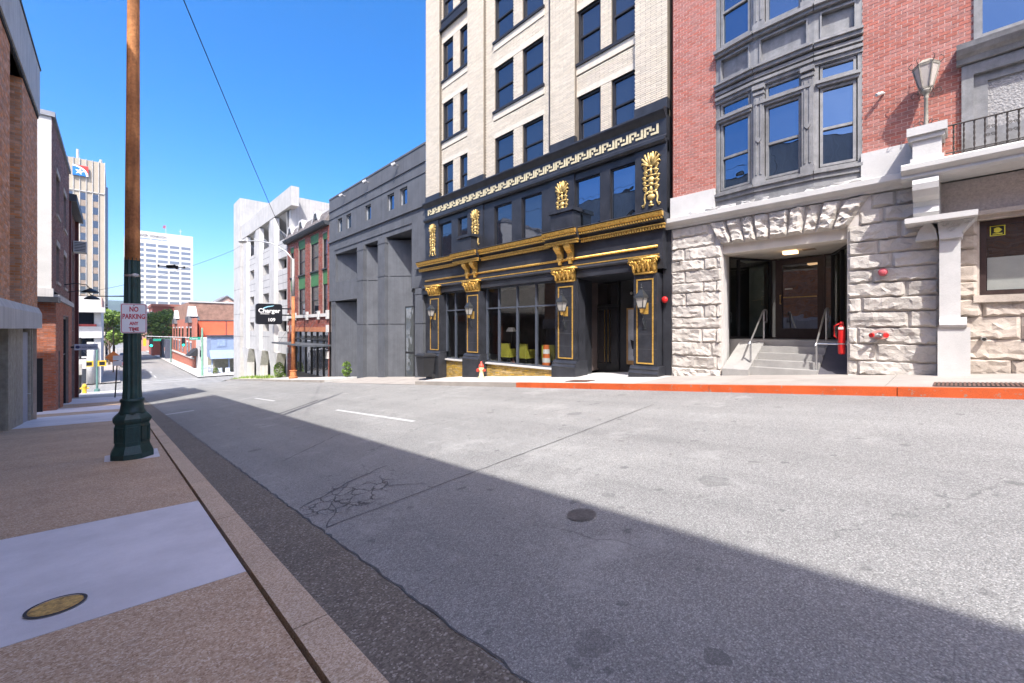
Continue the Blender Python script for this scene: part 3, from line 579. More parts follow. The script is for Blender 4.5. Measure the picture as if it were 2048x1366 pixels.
m = MB(); f2.box(m, -5, .2, 3.13, 3.2, 0, .08); f2.box(m, -5, .2, 3.2, 3.27, 0, .16); f2.box(m, -5, .2, 3.86, 3.92, 0, .12); m.build('architrave', STONEB, b1)
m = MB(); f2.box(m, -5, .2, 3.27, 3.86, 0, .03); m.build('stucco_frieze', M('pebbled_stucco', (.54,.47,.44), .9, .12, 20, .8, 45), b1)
wn = sash(b1, f2, -1.7, -.27, 1.86, 3.12, DBRN, glass_dark('brown_glass', (.03,.025,.022), .08), -.05, .08, None)
m = MB(); f2.box(m, -1.62, -.36, 1.95, 2.5, -.097, -.092); m.build('frosted_film', M('frosted_film', (.30,.31,.29), .35, .05), wn)
m = MB(); f2.box(m, -.56, -.39, 2.86, 3.03, -.097, -.093); st = m.build('window_sticker', M('sticker_black', (.02,.02,.015), .5), wn)
YEL = M('sticker_yellow', (.7,.62,.06), .5); m = MB()
for a, b, c, d in ((-.56,-.39,2.86,2.872),(-.56,-.39,3.018,3.03),(-.56,-.548,2.872,3.018),(-.402,-.39,2.872,3.018)): f2.box(m, a, b, c, d, -.0925, -.0905)
m.prism([f2.P(-.475+.05*math.cos(k*PI/5)*(1 if k % 2 else .75), 2.955+.045*math.sin(k*PI/5), -.0925) for k in range(10)], f2.n*.002); f2.box(m, -.53, -.42, 2.885, 2.9, -.0925, -.0905); m.build('sticker_print', YEL, wn)
col = thing('c', '', '', (10.3,.06,.45)); place(col, (10.3,.06,.45), b1); col.name = 'stone_column'; WL[col.name] = V(10.3,.06,.45); [col.__delitem__(k) for k in ('label','category')]
m = MB(); FR.box(m, -.16, .22, .2, 1.32, -.2, .3); m.build('plinth', STONEW, col)
m = MB(); FR.mould(m, -.12, .2, [(-.1,1.32),(.33,1.32),(.35,1.36),(.34,1.42),(.3,1.45),(.29,1.49),(-.1,1.49)]); m.build('column_base', STONEW, col)
m = MB(); FR.box(m, -.05, .2, 1.49, 2.82, -.2, .25); m.build('shaft', STONEW, col)
m = MB(); FR.poly(m, [(.2,2.82),(-.06,2.82),(-.08,2.86),(-.06,2.9),(-.22,3.12),(.22,3.12)], -.2, .3)
for a, z, r in ((-.12,3.06,.05),(.0,3.03,.06),(.13,3.06,.055),(.05,2.96,.045)):
    m.tube([FR.P(a+r*(1-k/14)*math.cos(k*.9), z+r*(1-k/14)*math.sin(k*.9), .305) for k in range(13)], .012, 5)
m.build('capital', STONEW, col)
m = MB(); FR.box(m, -.24, .62, 3.12, 3.21, -.2, .5); m.build('abacus', STONEW, col)
m = MB(); FR.poly(m, [(.22,2.84),(.5,2.84),(.46,3.0),(.38,3.12),(.3,3.12),(.24,3.0)], .0, .25); m.build('corbel', STONEW, b1)
# curved bracket
m = MB(); pr = [(0,3.21),(.3,3.21),(.36,3.3),(.3,3.42),(.34,3.5),(.46,3.56),(.56,3.66),(.58,3.76),(.54,3.84),(.5,3.86),(0,3.86)]; FR.mould(m, .2, .52, pr); m.build('bracket', STONEW, b1)
m = MB(); FR.mould(m, -5, .66, [(-.25,3.86),(.5,3.86),(.54,3.9),(.52,3.95),(.6,4.0),(.62,4.02),(.62,4.1),(.58,4.13),(-.1,4.14)]); m.build('balcony_slab', STONEW, b1)
pier = MB(); FR.box(pier, .14, .55, 4.14, 4.22, .05, .52); FR.box(pier, .17, .52, 4.22, 4.52, .08, .49); FR.box(pier, .13, .56, 4.52, 4.6, .04, .53); FR.box(pier, .1, .59, 4.6, 4.74, .02, .57); pier.build('balcony_pier', STONEW, b1)
rl = thing('balcony_railing', 'thin dark iron balcony railing with twisted balusters above the stone porch', 'railing', (10.08,-1.5,4.14)); IR = M('dark_rusted_iron', (.07,.06,.055), .6, .2, 20)
m = MB(); m.tube([(10.08,.14,4.67),(10.08,-4,4.67)], .013, 6); m.tube([(10.08,.12,4.22),(10.08,-4,4.22)], .01, 6); m.build('rail', IR, rl)
for k in range(22):
    y = .03-.115*k; m = MB()
    for s_ in (0, PI): m.tube([(10.08+.007*math.cos(s_+i*.9), y+.007*math.sin(s_+i*.9), 4.15+i*.026) for i in range(21)], .007, 4)
    m.build('baluster', IR, rl)
for k in (3, 5):
    m = MB()
    for sg in (1, -1):
        for z in (4.38, 4.5): m.tube([(10.08, .03-.115*(k+.5)+sg*.028+.026*(1-i/16)*math.cos(i*.8), z+.03*(1-i/16)*math.sin(i*.8)) for i in range(14)], .004, 4)
    m.build('scroll', IR, rl)
# lantern on the pier
LM = M('weathered_lantern_metal', (.30,.275,.23), .6, .18, 15, .2, 90); t = thing('pier_lantern', 'large weathered glass lantern on a post standing on the balcony pier', 'lantern', (10.22,.36,4.74))
c = (10.22,.36,.08); m = MB(); m.lathe([(.045,4.66),(.03,4.76),(.026,5.2),(.038,5.22),(.026,5.24),(.05,5.3),(.075,5.33),(.075,5.36),(.045,5.38)], c, 14); m.build('post', LM, t, smooth=True)
hx = lambda r, z: [(c[0]+.78*r*math.cos(PI/6+k*PI/3), c[1]+.78*r*math.sin(PI/6+k*PI/3), z+.08) for k in range(6)]
m = MB(); m.loft([hx(.11,5.37), hx(.115,5.40)]); m.loft([hx(.215,5.74), hx(.225,5.78)]); [m.tube([hx(.113,5.4)[k], hx(.215,5.75)[k]], .012, 5) for k in range(6)]; m.build('cage', LM, t)
LG = M('milky_lantern_glass', (.52,.47,.42), .3, .06); 
for k in range(6):
    a, b, d, e = hx(.105,5.40)[k], hx(.105,5.40)[(k+1) % 6], hx(.205,5.74)[(k+1) % 6], hx(.205,5.74)[k]; m = MB(); m.add([a,b,d,e,*[(p[0]*.98+c[0]*.02,p[1]*.98+c[1]*.02,p[2]) for p in (a,b,d,e)]], [(0,1,2,3),(4,5,6,7),(0,1,5,4),(1,2,6,5),(2,3,7,6),(3,0,4,7)]); m.build('lantern_pane', LG, t)
m = MB(); m.loft([hx(.23,5.78), hx(.11,5.86), hx(.03,5.88)]); m.build('roof', LM, t)
m = MB()
for k in range(6):
    a = PI/6+k*PI/3; d = V(math.cos(a), math.sin(a), 0); m.tube([V(*c)+d*(.17+.05*math.sin(i*.5))+V(0,0,5.76+i*.022) for i in range(7)], .006, 4); m.tube([V(*c)+d*(.1+.045*(1-math.cos(i*.7)))+V(0,0,5.3+.045*math.sin(i*.7)) for i in range(8)], .006, 4); m.tube([V(*c)+d*(.06+.05*(1-math.cos(i*.7)))+V(0,0,4.76+.04*math.sin(i*.7)) for i in range(8)], .006, 4)
m.build('scrollwork', IR, t, kind='stuff')
# upper right window, sill cornice and pebbled panel
m = MB(); FR.mould(m, -5, .0, [(-.05,5.76),(.1,5.76),(.13,5.84),(.2,5.88),(.26,5.95),(.28,6.03),(.06,6.08),(-.05,6.08)]); m.build('sill_cornice', GREYT, b1)
sash(b1, FR, -1.6, -.2, 6.1, 8.2, GREYT, GLB, .02, .1, .5, depth=.14, deepglass=.1)
m = MB(); FR.box(m, -1.6, -.06, 4.3, 4.45, -.1, .09); FR.box(m, -.2, -.06, 4.45, 5.74, -.1, .05); FR.box(m, -1.6, -.2, 5.56, 5.74, -.1, .048); FR.box(m, -.36, -.2, 4.45, 5.56, -.1, -.02); FR.box(m, -1.6, -.36, 4.45, 4.62, -.1, -.022); FR.box(m, -1.6, -.36, 5.42, 5.56, -.1, -.022); m.build('panel_frame', GREYT, b1)
m = MB(); FR.box(m, -1.6, -.36, 4.62, 5.42, -.12, -.06); m.build('pebbled_panel', M('pebbled_grey', (.36,.35,.345), .9, .15, 30, 1.0, 38), b1)
# small wall fittings
def disc_x(m, x, y, z, r, th, n=18): m.loft([[(x, y+r*math.cos(2*PI*k/n), z+r*math.sin(2*PI*k/n)) for k in range(n)], [(x-th, y+r*math.cos(2*PI*k/n), z+r*math.sin(2*PI*k/n)) for k in range(n)]])
REDP = M('faded_pink_red_paint', (.5,.1,.12), .5, .1)
t = thing('fire_bell', 'faded pinkish red round fire bell on the white stone wall', 'bell', (10.4,.94,2.3)); m = MB(); disc_x(m, 10.46, .94, 2.35, .04, .06); m.build('mount', REDP, t)
m = MB(); m.loft([[(10.40-dx, .94+r*math.cos(2*PI*k/18), 2.35+r*math.sin(2*PI*k/18)) for k in range(18)] for dx, r in ((0,.072),(.03,.07),(.055,.05),(.062,.015))]); m.build('gong', REDP, t, smooth=True)
t = thing('siamese_connection', 'red capped twin fire hose connection low on the stone wall', 'hose connection', (10.4,.99,1.1)); m = MB(); m.loft([[(x, .99+.135*math.cos(2*PI*k/20), 1.18+.085*math.sin(2*PI*k/20)) for k in range(20)] for x in (10.47,10.44)]); m.build('plate', M('pale_red_plate', (.62,.3,.27), .5), t)
m = MB(); m.tube([(10.44,.99,1.18),(10.38,.99,1.18)], .05, 10); m.build('body', STEEL, t)
for s_ in (-1, 1):
    a = V(10.40,.99+s_*.03,1.18); b = V(10.31,.99+s_*.09,1.175); m = MB(); m.tube([a,b], .034, 10); m.build('outlet', STEEL, t); m = MB(); m.tube([b, b+(b-a)*.3], .043, 12); m.build('cap', RED, t)
t = thing('drain_pipe_stub', 'small round steel pipe end in the brown stone beside the column', 'pipe', (10.6,-.3,1.1)); m = MB(); m.tube([(10.68,-.3,1.14),(10.55,-.32,1.12)], .036, 12); m.build('pipe', STEEL, t); m = MB(); m.tube([(10.56,-.318,1.122),(10.548,-.3205,1.1195)], .026, 12); m.build('bore', DIRT, t)
t = thing('security_camera', 'small white flood camera on the red brick beside the lantern', 'camera', (10.45,1.0,5.7)); m = MB(); m.tube([(10.5,.93,5.72),(10.42,.98,5.7)], .02, 6); m.build('arm', STONEW, t); m = MB(); m.tube([(10.44,.95,5.71),(10.36,1.03,5.67)], .032, 8); m.build('housing', STONEW, t)
# ---------------------------------------------------------------- cream brick building with black and gold shopfront
CREAM = M('cream_brick', (.66,.59,.48), .85, .06, 10, .2, 110, rnd=.10); CRM = M('cream_mortar', (.17,.145,.115), .9, .1, 6); CRB = M('cream_band', (.60,.54,.45), .85, .06, 8)
BLK = M('black_glazed_tile', (.032,.034,.042), .42, .22, 2.5, .05, 60, spec=.45, stain=.25); GOLD = M('gold_leaf', (.78,.50,.13), .38, .14, 18, .25, 70, metal=.55, c2=(.42,.22,.04)); GOLDP = M('pale_gold_paint', (.62,.55,.36), .5, .1, 12, .1, 60)
b2 = thing('cream_brick_building', 'tall cream brick building over a black shopfront with gold ornaments', 'building', (10.6,11,-.4))
Y0, Y1 = 5.2, 16.95; bays = [(6.14,8.25),(9.27,12.75),(13.77,15.83)]
pairs = [[(6.15,6.98),(7.35,8.22)],[(9.68,10.69),(11.17,12.2)],[(13.8,14.46),(14.94,15.72)]]
rows = [(7.0,8.6),(9.63,11.3),(12.3,13.98),(15.0,16.65),(17.7,19.3)]
holes = [(a,b,z0,z1) for p in pairs for a, b in p for z0, z1 in rows]
fin = Fr((10.62,0,0), (0,1,0), (-1,0,0))       # recessed bay plane
piers_ = [(5.2,6.14),(8.25,9.27),(12.75,13.77),(15.83,16.95)]
m = MB()
for a, b in piers_: FR.box(m, a, b, 6.9, 20.5, -.3, -.012)
pw_ = m.build('brick_piers', CRM, b2, kind=None)
m = MB(); 
for a, b in bays: fin.wall(m, a, b, 6.9, 20.5, [h for h in holes if a-.01 <= h[0] and h[1] <= b+.01], -.012, .2)
bwall = m.build('brick_wall', CRM, b2)
bricks(bwall, fin, [(a, b, 7.0, 20.4) for a, b in bays], holes+[(a-.05,b+.05,z0-.34,z0) for p in pairs for a, b in [(p[0][0],p[1][1])] for z0, z1 in rows]+[(a-.05,b+.05,z1,z1+.2) for p in pairs for a, b in [(p[0][0],p[1][1])] for z0, z1 in rows], CREAM, -.012, .3, .041, .014, near=150)
bricks(pw_, FR, [(a, b, 7.0, 20.4) for a, b in piers_], [], CREAM, -.012, .3, .041, .014, near=150)
WB = M('window_black_paint', (.022,.022,.026), .45, .1, 8, .05, 90)
for p in pairs:
    a, b = p[0][0], p[1][1]
    for i, (z0, z1) in enumerate(rows):
        m = MB(); fin.box(m, a-.05, b+.05, z1, z1+.2, -.1, .006); m.build('lintel_band', CRB, b2)
        if i:
            m = MB(); fin.box(m, a-.07, b+.07, z0-.09, z0, -.15, .07); m.build('sill', WB, b2); m = MB(); fin.box(m, a-.05, b+.05, z0-.34, z0-.09, -.1, .025); m.build('sill_band', CRB, b2)
        for c, d in p: sash(b2, fin, c, d, z0, z1, WB, GLS, -.06, .07, .5)
m = MB(); fin.box(m, 13.75, 15.85, 14.5, 14.62, -.05, .12); fin.box(m, 13.78, 15.82, 14.62, 15.02, -.05, .05); m.build('spandrel', WB, b2)
m = MB(); FR.box(m, 9.262, 9.285, 7.2, 20, -.1, .02); m.build('downpipe', WB, b2)
m = MB(); m.box(10.85,22,Y0+.02,Y1-.02,4.3,20.4); m.box(14.5,22,Y0+.02,Y1-.02,-2.5,4.3); m.build('body', DARKI, b2)
m = MB(); m.box(10.54,22,Y1-.05,Y1-.012,6.9,20.5); m.box(10.54,22,Y0+.005,Y0+.03,6.9,20.5); m.build('side_wall', CRB, b2)
# --- upper shopfront band
m = MB(); FR.box(m, Y0, Y1, 4.28, 6.9, -.3, -.12); 
for a, b in ((5.2,6.12),(8.25,9.25),(12.75,13.75),(15.88,16.95)): FR.box(m, a, b, 4.3, 6.25, -.12, .02)
FR.box(m, Y0, Y1, 5.95, 6.3, -.12, -.02); FR.box(m, Y0, Y1, 4.3, 4.48, -.12, -.02)
for a, b in ((6.95,7.3),(10.63,11.13),(14.44,14.9),(12.1,12.75),(9.25,9.65)): FR.box(m, a, b, 4.48, 5.95, -.12, -.005)
m.build('upper_shopfront', BLK, b2)
for a, b in ((6.12,6.95),(7.3,8.25),(9.65,10.63),(11.13,12.1),(13.75,14.44),(14.9,15.88)): sash(b2, FR, a, b, 4.46, 5.94, WB, GLB if b < 9 else GLS, -.06, .03, None, 'upper_shop_window')
m = MB(); FR.mould(m, Y0, Y1, [(-.12,6.3),(.04,6.3),(.06,6.35),(.04,6.4),(.04,6.82),(.08,6.86),(.15,6.93),(.2,7.0),(.2,7.05),(.1,7.09),(-.12,7.1)]); m.build('greek_key_frieze', BLK, b2)
m = MB(); FR.mould(m, Y0, Y1, [(0,6.18),(.08,6.18),(.14,6.24),(.14,6.32),(0,6.34)]); m.build('frieze_ledge', BLK, b2)
for a, b in piers_: 
    m = MB(); FR.box(m, a-.01, b+.01, 7.09, 7.36, -.2, .02); m.build('pier_base', BLK, b2)
key = MB(); U = .452
def kb(a, b, z0, z1): FR.box(key, a, b, z0, z1, .038, .058)
for k in range(25):
    q = 16.68-U*k; o = lambda s_: q-s_*U/.452
    kb(o(.06),o(0),6.47,6.73); kb(o(.22),o(.06),6.67,6.73); kb(o(.22),o(.16),6.59,6.669)
    kb(o(.42),o(.2),6.47,6.53); kb(o(.42),o(.36),6.531,6.73); kb(o(.30),o(.25),6.58,6.64); kb(o(.13),o(.09),6.53,6.6)
key.build('greek_key_pattern', GOLDP, b2, kind='stuff')
# gold candelabra relief (one mesh, four panels)
def relief():
    m = MB(); C = lambda t, z, d=.03: FR.P(t, z, d)
    def el(t, z, rt, rz, rd=.05):
        rt *= 1.25; m.ell(C(t, z, .02), (rd, rt, rz), 8, 5)
    def curl(t, z, r, s_, turns=1.5, w=.027):
        r *= 1.25; z += .0
        n = 12; m.tube([C(t+s_*r*(1-k/n*.8)*math.cos(k/n*turns*2*PI+.4), z+r*(1-k/n*.8)*math.sin(k/n*turns*2*PI+.4), .035) for k in range(n+1)], [w*(1-.5*k/n) for k in range(n+1)], 5)
    for z, rt, rz in ((.05,.07,.03),(.12,.03,.06),(.28,.10,.09),(.39,.06,.04),(.5,.035,.08),(.63,.055,.05),(.74,.075,.1),(.86,.09,.025),(.98,.03,.1),(1.1,.045,.04)): el(0, z, rt, rz)
    for s_ in (-1, 1):
        m.tube([C(s_*.08,.40), C(s_*.16,.38), C(s_*.19,.26), C(s_*.17,.15), C(s_*.22,.04)], [.022,.03,.026,.02,.028], 6); curl(s_*.23,.05,.035,s_,1.2,.02)
        for z, t, r in ((.50,.17,.055),(.66,.19,.042),(.80,.20,.045),(.93,.16,.05),(1.08,.17,.05)): curl(s_*t, z, r, s_, 1.6, .022); m.tube([C(s_*t, z-r*1.2), C(s_*t*.6, z-r*1.5), C(0, z-.06)], [.018,.024,.02], 5)
        for tip, mid in (((.07,1.47),(.06,1.3)),((.17,1.44),(.12,1.28)),((.25,1.35),(.15,1.22)),((.25,1.22),(.14,1.16))):
            m.tube([C(s_*.01,1.1), C(s_*mid[0],mid[1],.045), C(s_*tip[0],tip[1],.05), C(s_*(tip[0]+.025),tip[1]-.045,.04)], [.016,.036,.026,.01], 6)
    el(0, 1.36, .028, .12); return m
rm = relief(); cand = None
for yc, z0 in ((5.64,4.56),(8.73,4.56),(13.23,4.58),(16.33,4.56)):
    if cand is None:
        mb = MB(); mb.add([(x, y+yc, z+z0) for x, y, z in rm.v], rm.f); cand = mb.build('gold_candelabra_relief', M('pale_gilt', (.72,.54,.22), .42, .12, 18, .2, 70, metal=.4, c2=(.5,.33,.1)), b2, smooth=True); c0 = V(0, yc, z0)
    else: dup(cand, V(0, yc, z0)-c0, b2)
for yc in (8.48, 13.5):
    m = MB(); FR.box(m, yc-.44, yc+.44, 4.3, 4.92, -.05, .36); FR.box(m, yc-.5, yc+.5, 4.92, 5.03, -.05, .42); FR.box(m, yc-.47, yc+.47, 4.3, 4.4, -.05, .40); m.build('pedestal', BLK, b2)
# cornices with dentils, breaking forward over the middle piers
jogs = [(5.1,7.75,0),(7.75,9.05,.16),(9.05,12.5,0),(12.5,14.1,.16),(14.1,17.0,0)]
den = MB(); den2 = MB(); cor = MB()
for a, b, j_ in jogs:
    FR.mould(cor, a, b, [(-.1,4.28),(.3+j_,4.28),(.46+j_,4.34),(.5+j_,4.31),(.46+j_,4.29),(.42+j_,4.14),(.36+j_,4.12),(.3+j_,4.06),(.28+j_,3.98),(-.1,3.98)][::-1])
    FR.mould(den, a-.001, b+.001, [(.4+j_,4.15),(.47+j_,4.19),(.5+j_,4.28),(.4+j_,4.285)])
    y = a+.02
    while y < b-.02: FR.box(den, y, y+.04, 4.105, 4.15, .38+j_, .45+j_); FR.box(den2, y, y+.045, 3.885, 3.96, .25+j_, .34+j_); y += .078
    FR.mould(den2, a-.001, b+.001, [(.26+j_,3.96),(.36+j_,3.97),(.36+j_,4.0),(.26+j_,4.01)])
cor.build('cornice', BLK, b2); den.build('upper_dentil_row', GOLD, b2, kind='stuff'); den2.build('lower_dentil_row', GOLD, b2, kind='stuff')
m = MB(); FR.box(m, 5.2, 16.95, 2.86, 3.99, -.3, .22); m.build('fascia_beam', BLK, b2)
m = MB(); m.tube([FR.P(5.34,3.45,.23), FR.P(16.6,3.45,.23)], .038, 10); n_ = 0
m.build('gold_rope_moulding', GOLD, b2, smooth=True); m = MB(); FR.box(m, 5.3, 16.65, 3.22, 3.25, .2, .255); m.build('gold_fillet', GOLD, b2)
m = MB(); FR.mould(m, 5.25, 16.8, [(.2,3.1),(.27,3.1),(.3,3.14),(.26,3.2),(.2,3.215)]); m.build('architrave_moulding', BLK, b2)
bp = None
for yc in (8.2, 8.62, 12.95, 13.45):
    if bp is None:
        m = MB(); pr = [(.2,3.38),(.29,3.4),(.32,3.46),(.28,3.54),(.3,3.64),(.4,3.72),(.47,3.8),(.47,3.88),(.2,3.9)]; FR.mould(m, yc-.11, yc+.11, pr)
        for s_ in (-1, 1):
            for z, d, r in ((3.8,.39,.07),(3.47,.26,.045)): m.tube([FR.P(yc+s_*.115, z+r*(1-k/14)*math.sin(k*.8), d+r*(1-k/14)*math.cos(k*.8)) for k in range(12)], .012, 5)
        FR.box(m, yc-.05, yc+.05, 3.3, 3.42, .22, .3); bp = m.build('gold_bracket', GOLD, b2); y_0 = yc
    else: dup(bp, (0, yc-y_0, 0), b2)
# pilasters
PL = [(5.3,6.03),(7.95,8.78),(12.58,13.5),(15.3,16.2)]; capm = None; lanp = None
def capital(yc, w):
    m = MB(); FR.mould(m, yc-w*.42, yc+w*.42, [(.2,2.74),(.34,2.74),(.36,2.78),(.33,2.8),(.34,2.95),(.42,3.1),(.2,3.12)]); FR.box(m, yc-w*.56, yc+w*.56, 3.12, 3.17, .18, .47)
    for k in range(5):
        t = yc+(k-2)*w*.2; m.tube([FR.P(t,2.8,.34), FR.P(t,2.9,.37), FR.P(t,2.97,.41), FR.P(t,2.98,.45), FR.P(t,2.95,.46)], [.05,.055,.05,.035,.015], 6)
        if k < 4: t += w*.1; m.tube([FR.P(t,2.88,.36), FR.P(t,3.0,.4), FR.P(t,3.07,.45), FR.P(t,3.06,.49)], [.04,.045,.04,.018], 6)
    for s_ in (-1, 1):
        for t, r in ((.46,.085),(.1,.06)): m.tube([FR.P(yc+s_*(w*t+r*(1-q/16)*math.cos(q*.75)), 3.04+r*(1-q/16)*math.sin(q*.75), .45) for q in range(15)], .02, 5)
    m.ell(FR.P(yc,3.1,.46), (.03,.05,.045)); return m
for i, (a, b) in enumerate(PL):
    yc = (a+b)/2; w_ = b-a; gzp = gz(10.3, yc)-.25; P_ = thing('pilaster', '', '', (10.25,yc,gzp)); place(P_, (10.25,yc,gzp), b2); [P_.__delitem__(k) for k in ('label','category')]
    m = MB(); FR.box(m, a+.03, b-.03, .3, 2.75, -.2, .3); m.build('shaft', BLK, P_)
    m = MB(); FR.box(m, a-.06, b+.06, gzp, .08, -.2, .42); FR.mould(m, a-.05, b+.05, [(-.2,.08),(.42,.08),(.44,.12),(.41,.16),(.37,.19),(.38,.23),(.35,.27),(.33,.31),(-.2,.31)]); m.build('pilaster_base', BLK, P_)
    capital(yc, w_).build('capital', GOLD, P_, smooth=True)
    m = MB(); FR.box(m, a+.12, b-.12, 2.58, 2.615, .3, .318); FR.box(m, a+.12, b-.12, .36, .395, .3, .318); FR.box(m, a+.12, a+.155, .396, 2.579, .3, .318); FR.box(m, b-.155, b-.12, .396, 2.579, .3, .318); m.build('gold_frame', GOLD, P_)
    for z in (.75,1.15,1.55,1.95,2.3): m = MB(); FR.box(m, a+.03, b-.03, z, z+.006, .295, .3012); m.build('tile_joint', M('tile_joint', (.11,.11,.12), .8), P_)
    m = MB(); FR.box(m, yc-.1, yc+.1, 1.68, 1.98, .3, .306); m.build('gold_plate', GOLD, P_)
for q in ((5.08,5.3,-.4),(16.2,16.93,-1.8)): m = MB(); FR.box(m, q[0], q[1], q[2], 4.3, -.4, .02); m.build('corner_pier', BLK, b2)
# wall lanterns
LB = M('lantern_black', (.03,.033,.036), .4, .1); LGL = M('lantern_frosted_glass', (.42,.40,.36), .25, .05)
def lantern(yc, label):
    t = thing('wall_lantern', label, 'lantern', (10.05,yc,1.3), 'wall lanterns on the black pilasters'); c = FR.P(yc, 0, .48)
    sq = lambda r, z: [(c.x+r*math.cos(PI/4+k*PI/2), c.y+r*math.sin(PI/4+k*PI/2), z) for k in range(4)]
    m = MB(); m.loft([sq(.19,2.1), sq(.17,2.16), sq(.09,2.26), sq(.06,2.3), sq(.03,2.32)]); m.lathe([(.02,2.3),(.035,2.36),(.015,2.39),(.02,2.43),(.004,2.48)], (c.x,c.y,0), 8); m.build('cap', LB, t)
    m = MB(); [m.tube([sq(.1,1.84)[k], sq(.165,2.1)[k]], .012, 4) for k in range(4)]; m.loft([sq(.11,1.82), sq(.12,1.85)]); m.build('cage', LB, t)
    m = MB(); m.loft([sq(.092,1.85), sq(.155,2.1)]); m.build('lantern_glass', LGL, t)
    m = MB(); m.lathe([(.06,1.82),(.04,1.77),(.05,1.74),(.008,1.7)], (c.x,c.y,0), 8); m.build('finial', GOLD, t)
    m = MB(); m.tube([(c.x,c.y,1.8),(c.x+.02,c.y,1.72),(c.x+.1,c.y,1.6),(c.x+.13,c.y,1.5),(c.x+.1,c.y,1.42),(c.x+.14,c.y,1.36),(c.x+.17,c.y,1.36)], .013, 6); m.tube([(c.x+.1+.05*math.cos(k*.6),c.y,1.52+.05*math.sin(k*.6)) for k in range(10)], .009, 5); m.box(c.x+.165,c.x+.18,c.y-.04,c.y+.04,1.28,1.5); m.build('arm', LB, t); return t
for (a, b), lb in zip(PL, ('wall lantern on the black pilaster nearest the red alarm bell','wall lantern on the pilaster left of the black entrance','wall lantern on the pilaster above the fire hydrant','wall lantern on the farthest black pilaster behind the waste bin')): lantern((a+b)/2, lb)
t = thing('alarm_bell', 'bright red round alarm bell on black tile beside the stone building', 'bell', (10.45,5.22,2.0)); m = MB(); disc_x(m, 10.48, 5.22, 2.05, .04, .07); m.build('mount', RED, t); m = MB(); m.loft([[(10.42-dx, 5.22+r*math.cos(2*PI*k/18), 2.05+r*math.sin(2*PI*k/18)) for k in range(18)] for dx, r in ((0,.085),(.03,.083),(.055,.06),(.064,.02))]); m.build('gong', RED, t, smooth=True)
# shop windows
SG = glass_clear('shop_glass', .035, (.93,.95,.95)); BLUEF = M('blue_black_frame', (.07,.08,.105), .4, .08)
def shop(t0, t1, mulls):
    z0, z1, zt = .0, 2.87, 2.05; m = MB(); es = [t0]+mulls+[t1]
    for e in es: FR.box(m, e-.03, e+.03, z0, z1, -.1, .0)
    for a, b in zip(es[:-1], es[1:]):
        for z in (z0, zt, z1-.05): FR.box(m, a+.03, b-.03, z, z+.05, -.1, -.004)
    o = m.build('shop_window', BLUEF, b2)
    for a, b in zip(es[:-1], es[1:]):
        for c, d in ((z0+.05,zt),(zt+.05,z1-.05)): m = MB(); FR.box(m, a+.03, b-.03, c, d, -.055, -.047); m.build('pane', SG, o)
shop(9.0, 12.55, [9.92,10.86,11.85]); shop(13.52, 15.28, [14.62])
m = MB(); FR.box(m, 8.8, 12.58, -.06, .0, -.2, .1); m.build('window_sill', STONEW, b2); m = MB(); FR.box(m, 13.5, 15.3, -.06, .0, -.2, .1); m.build('window_sill', STONEW, b2)
GOLDB = M('gold_glazed_brick', (.55,.37,.11), .4, .15, 9, .2, 80, rnd=.25, metal=.3)
m = MB(); FR.box(m, 8.8, 12.58, -1.6, -.06, -.2, .0); FR.box(m, 13.5, 15.3, -2, -.06, -.2, .0); bk = m.build('bulkhead', CRM, b2)
bricks(bk, FR, [(8.8,12.58,-1.1,-.06),(13.5,15.3,-1.4,-.06)], [], GOLDB, .0, .2, .055, .009, near=120)
m = MB(); FR.box(m, 9.12, 9.42, -.4, -.22, .015, .06); m.build('gold_connection_box', GOLD, b2)
# shop interior
m = MB(); m.box(10.7,14.4,8.35,8.4,-.1,4.2); m.box(10.7,14.4,16.7,16.75,-.1,4.2); m.box(14.3,14.38,8.4,16.7,-.1,4.2); m.box(10.62,14.4,8.4,16.7,3.2,3.3); m.build('shop_wall', M('shop_wall_dark', (.13,.10,.095), .9, .2, 1.), b2)
m = MB(); m.box(10.55,14.4,8.4,16.7,-.12,-.02); m.build('shop_floor', M('shop_floor_dark', (.14,.13,.12), .5, .1), b2)
YC = M('yellow_chair_fabric', (.27,.245,.03), .8, .08)
def chair(x, y, rz_, label):
    x += .25
    t = thing('armchair', label, 'chair', (x,y,-.02), 'yellow armchairs inside the shop'); t.rotation_euler.z = rz_; t.scale = (.8,.8,.85)
    def pb(nm, *q):
        m = MB(); m.box(*q); o = m.build(nm, YC if nm != 'leg' else BLKF); o.parent = t
    pb('seat',-.28,.28,-.28,.28,.22,.44); pb('backrest',.2,.34,-.34,.34,.22,.86); pb('armrest',-.28,.2,.28,.36,.22,.62); pb('armrest',-.28,.2,-.36,-.28,.22,.62)
    for a in (-.22,.25):
        for b in (-.27,.27): pb('leg',a-.02,a+.02,b-.02,b+.02,0,.22)
chair(11.15,12.25,PI,'yellow armchair behind the first pane right of the hydrant pilaster'); chair(11.2,11.3,PI*.97,'yellow armchair behind the second wide shop pane'); chair(11.2,10.0,PI*1.03,'yellow armchair beside the orange striped barrel inside'); chair(11.25,9.2,PI,'yellow armchair in the last pane beside the entrance pilaster')
t = thing('traffic_barrel', 'orange and white striped barrel standing inside the shop window', 'traffic barrel', (10.85,9.75,-.02)); ORB = M('safety_orange', (.5,.12,.03), .5)
for k in range(5): m = MB(); m.lathe([(.15-.01*k,.0+.15*k),(.14-.01*k,.15+.15*k)], (10.85,9.75,-.02), 14); m.build('band', ORB if k % 2 == 0 else STONEW, t)
m = MB(); m.lathe([(.19,0),(.19,.05)], (10.85,9.75,-.02), 14); m.build('foot', BLKF, t)
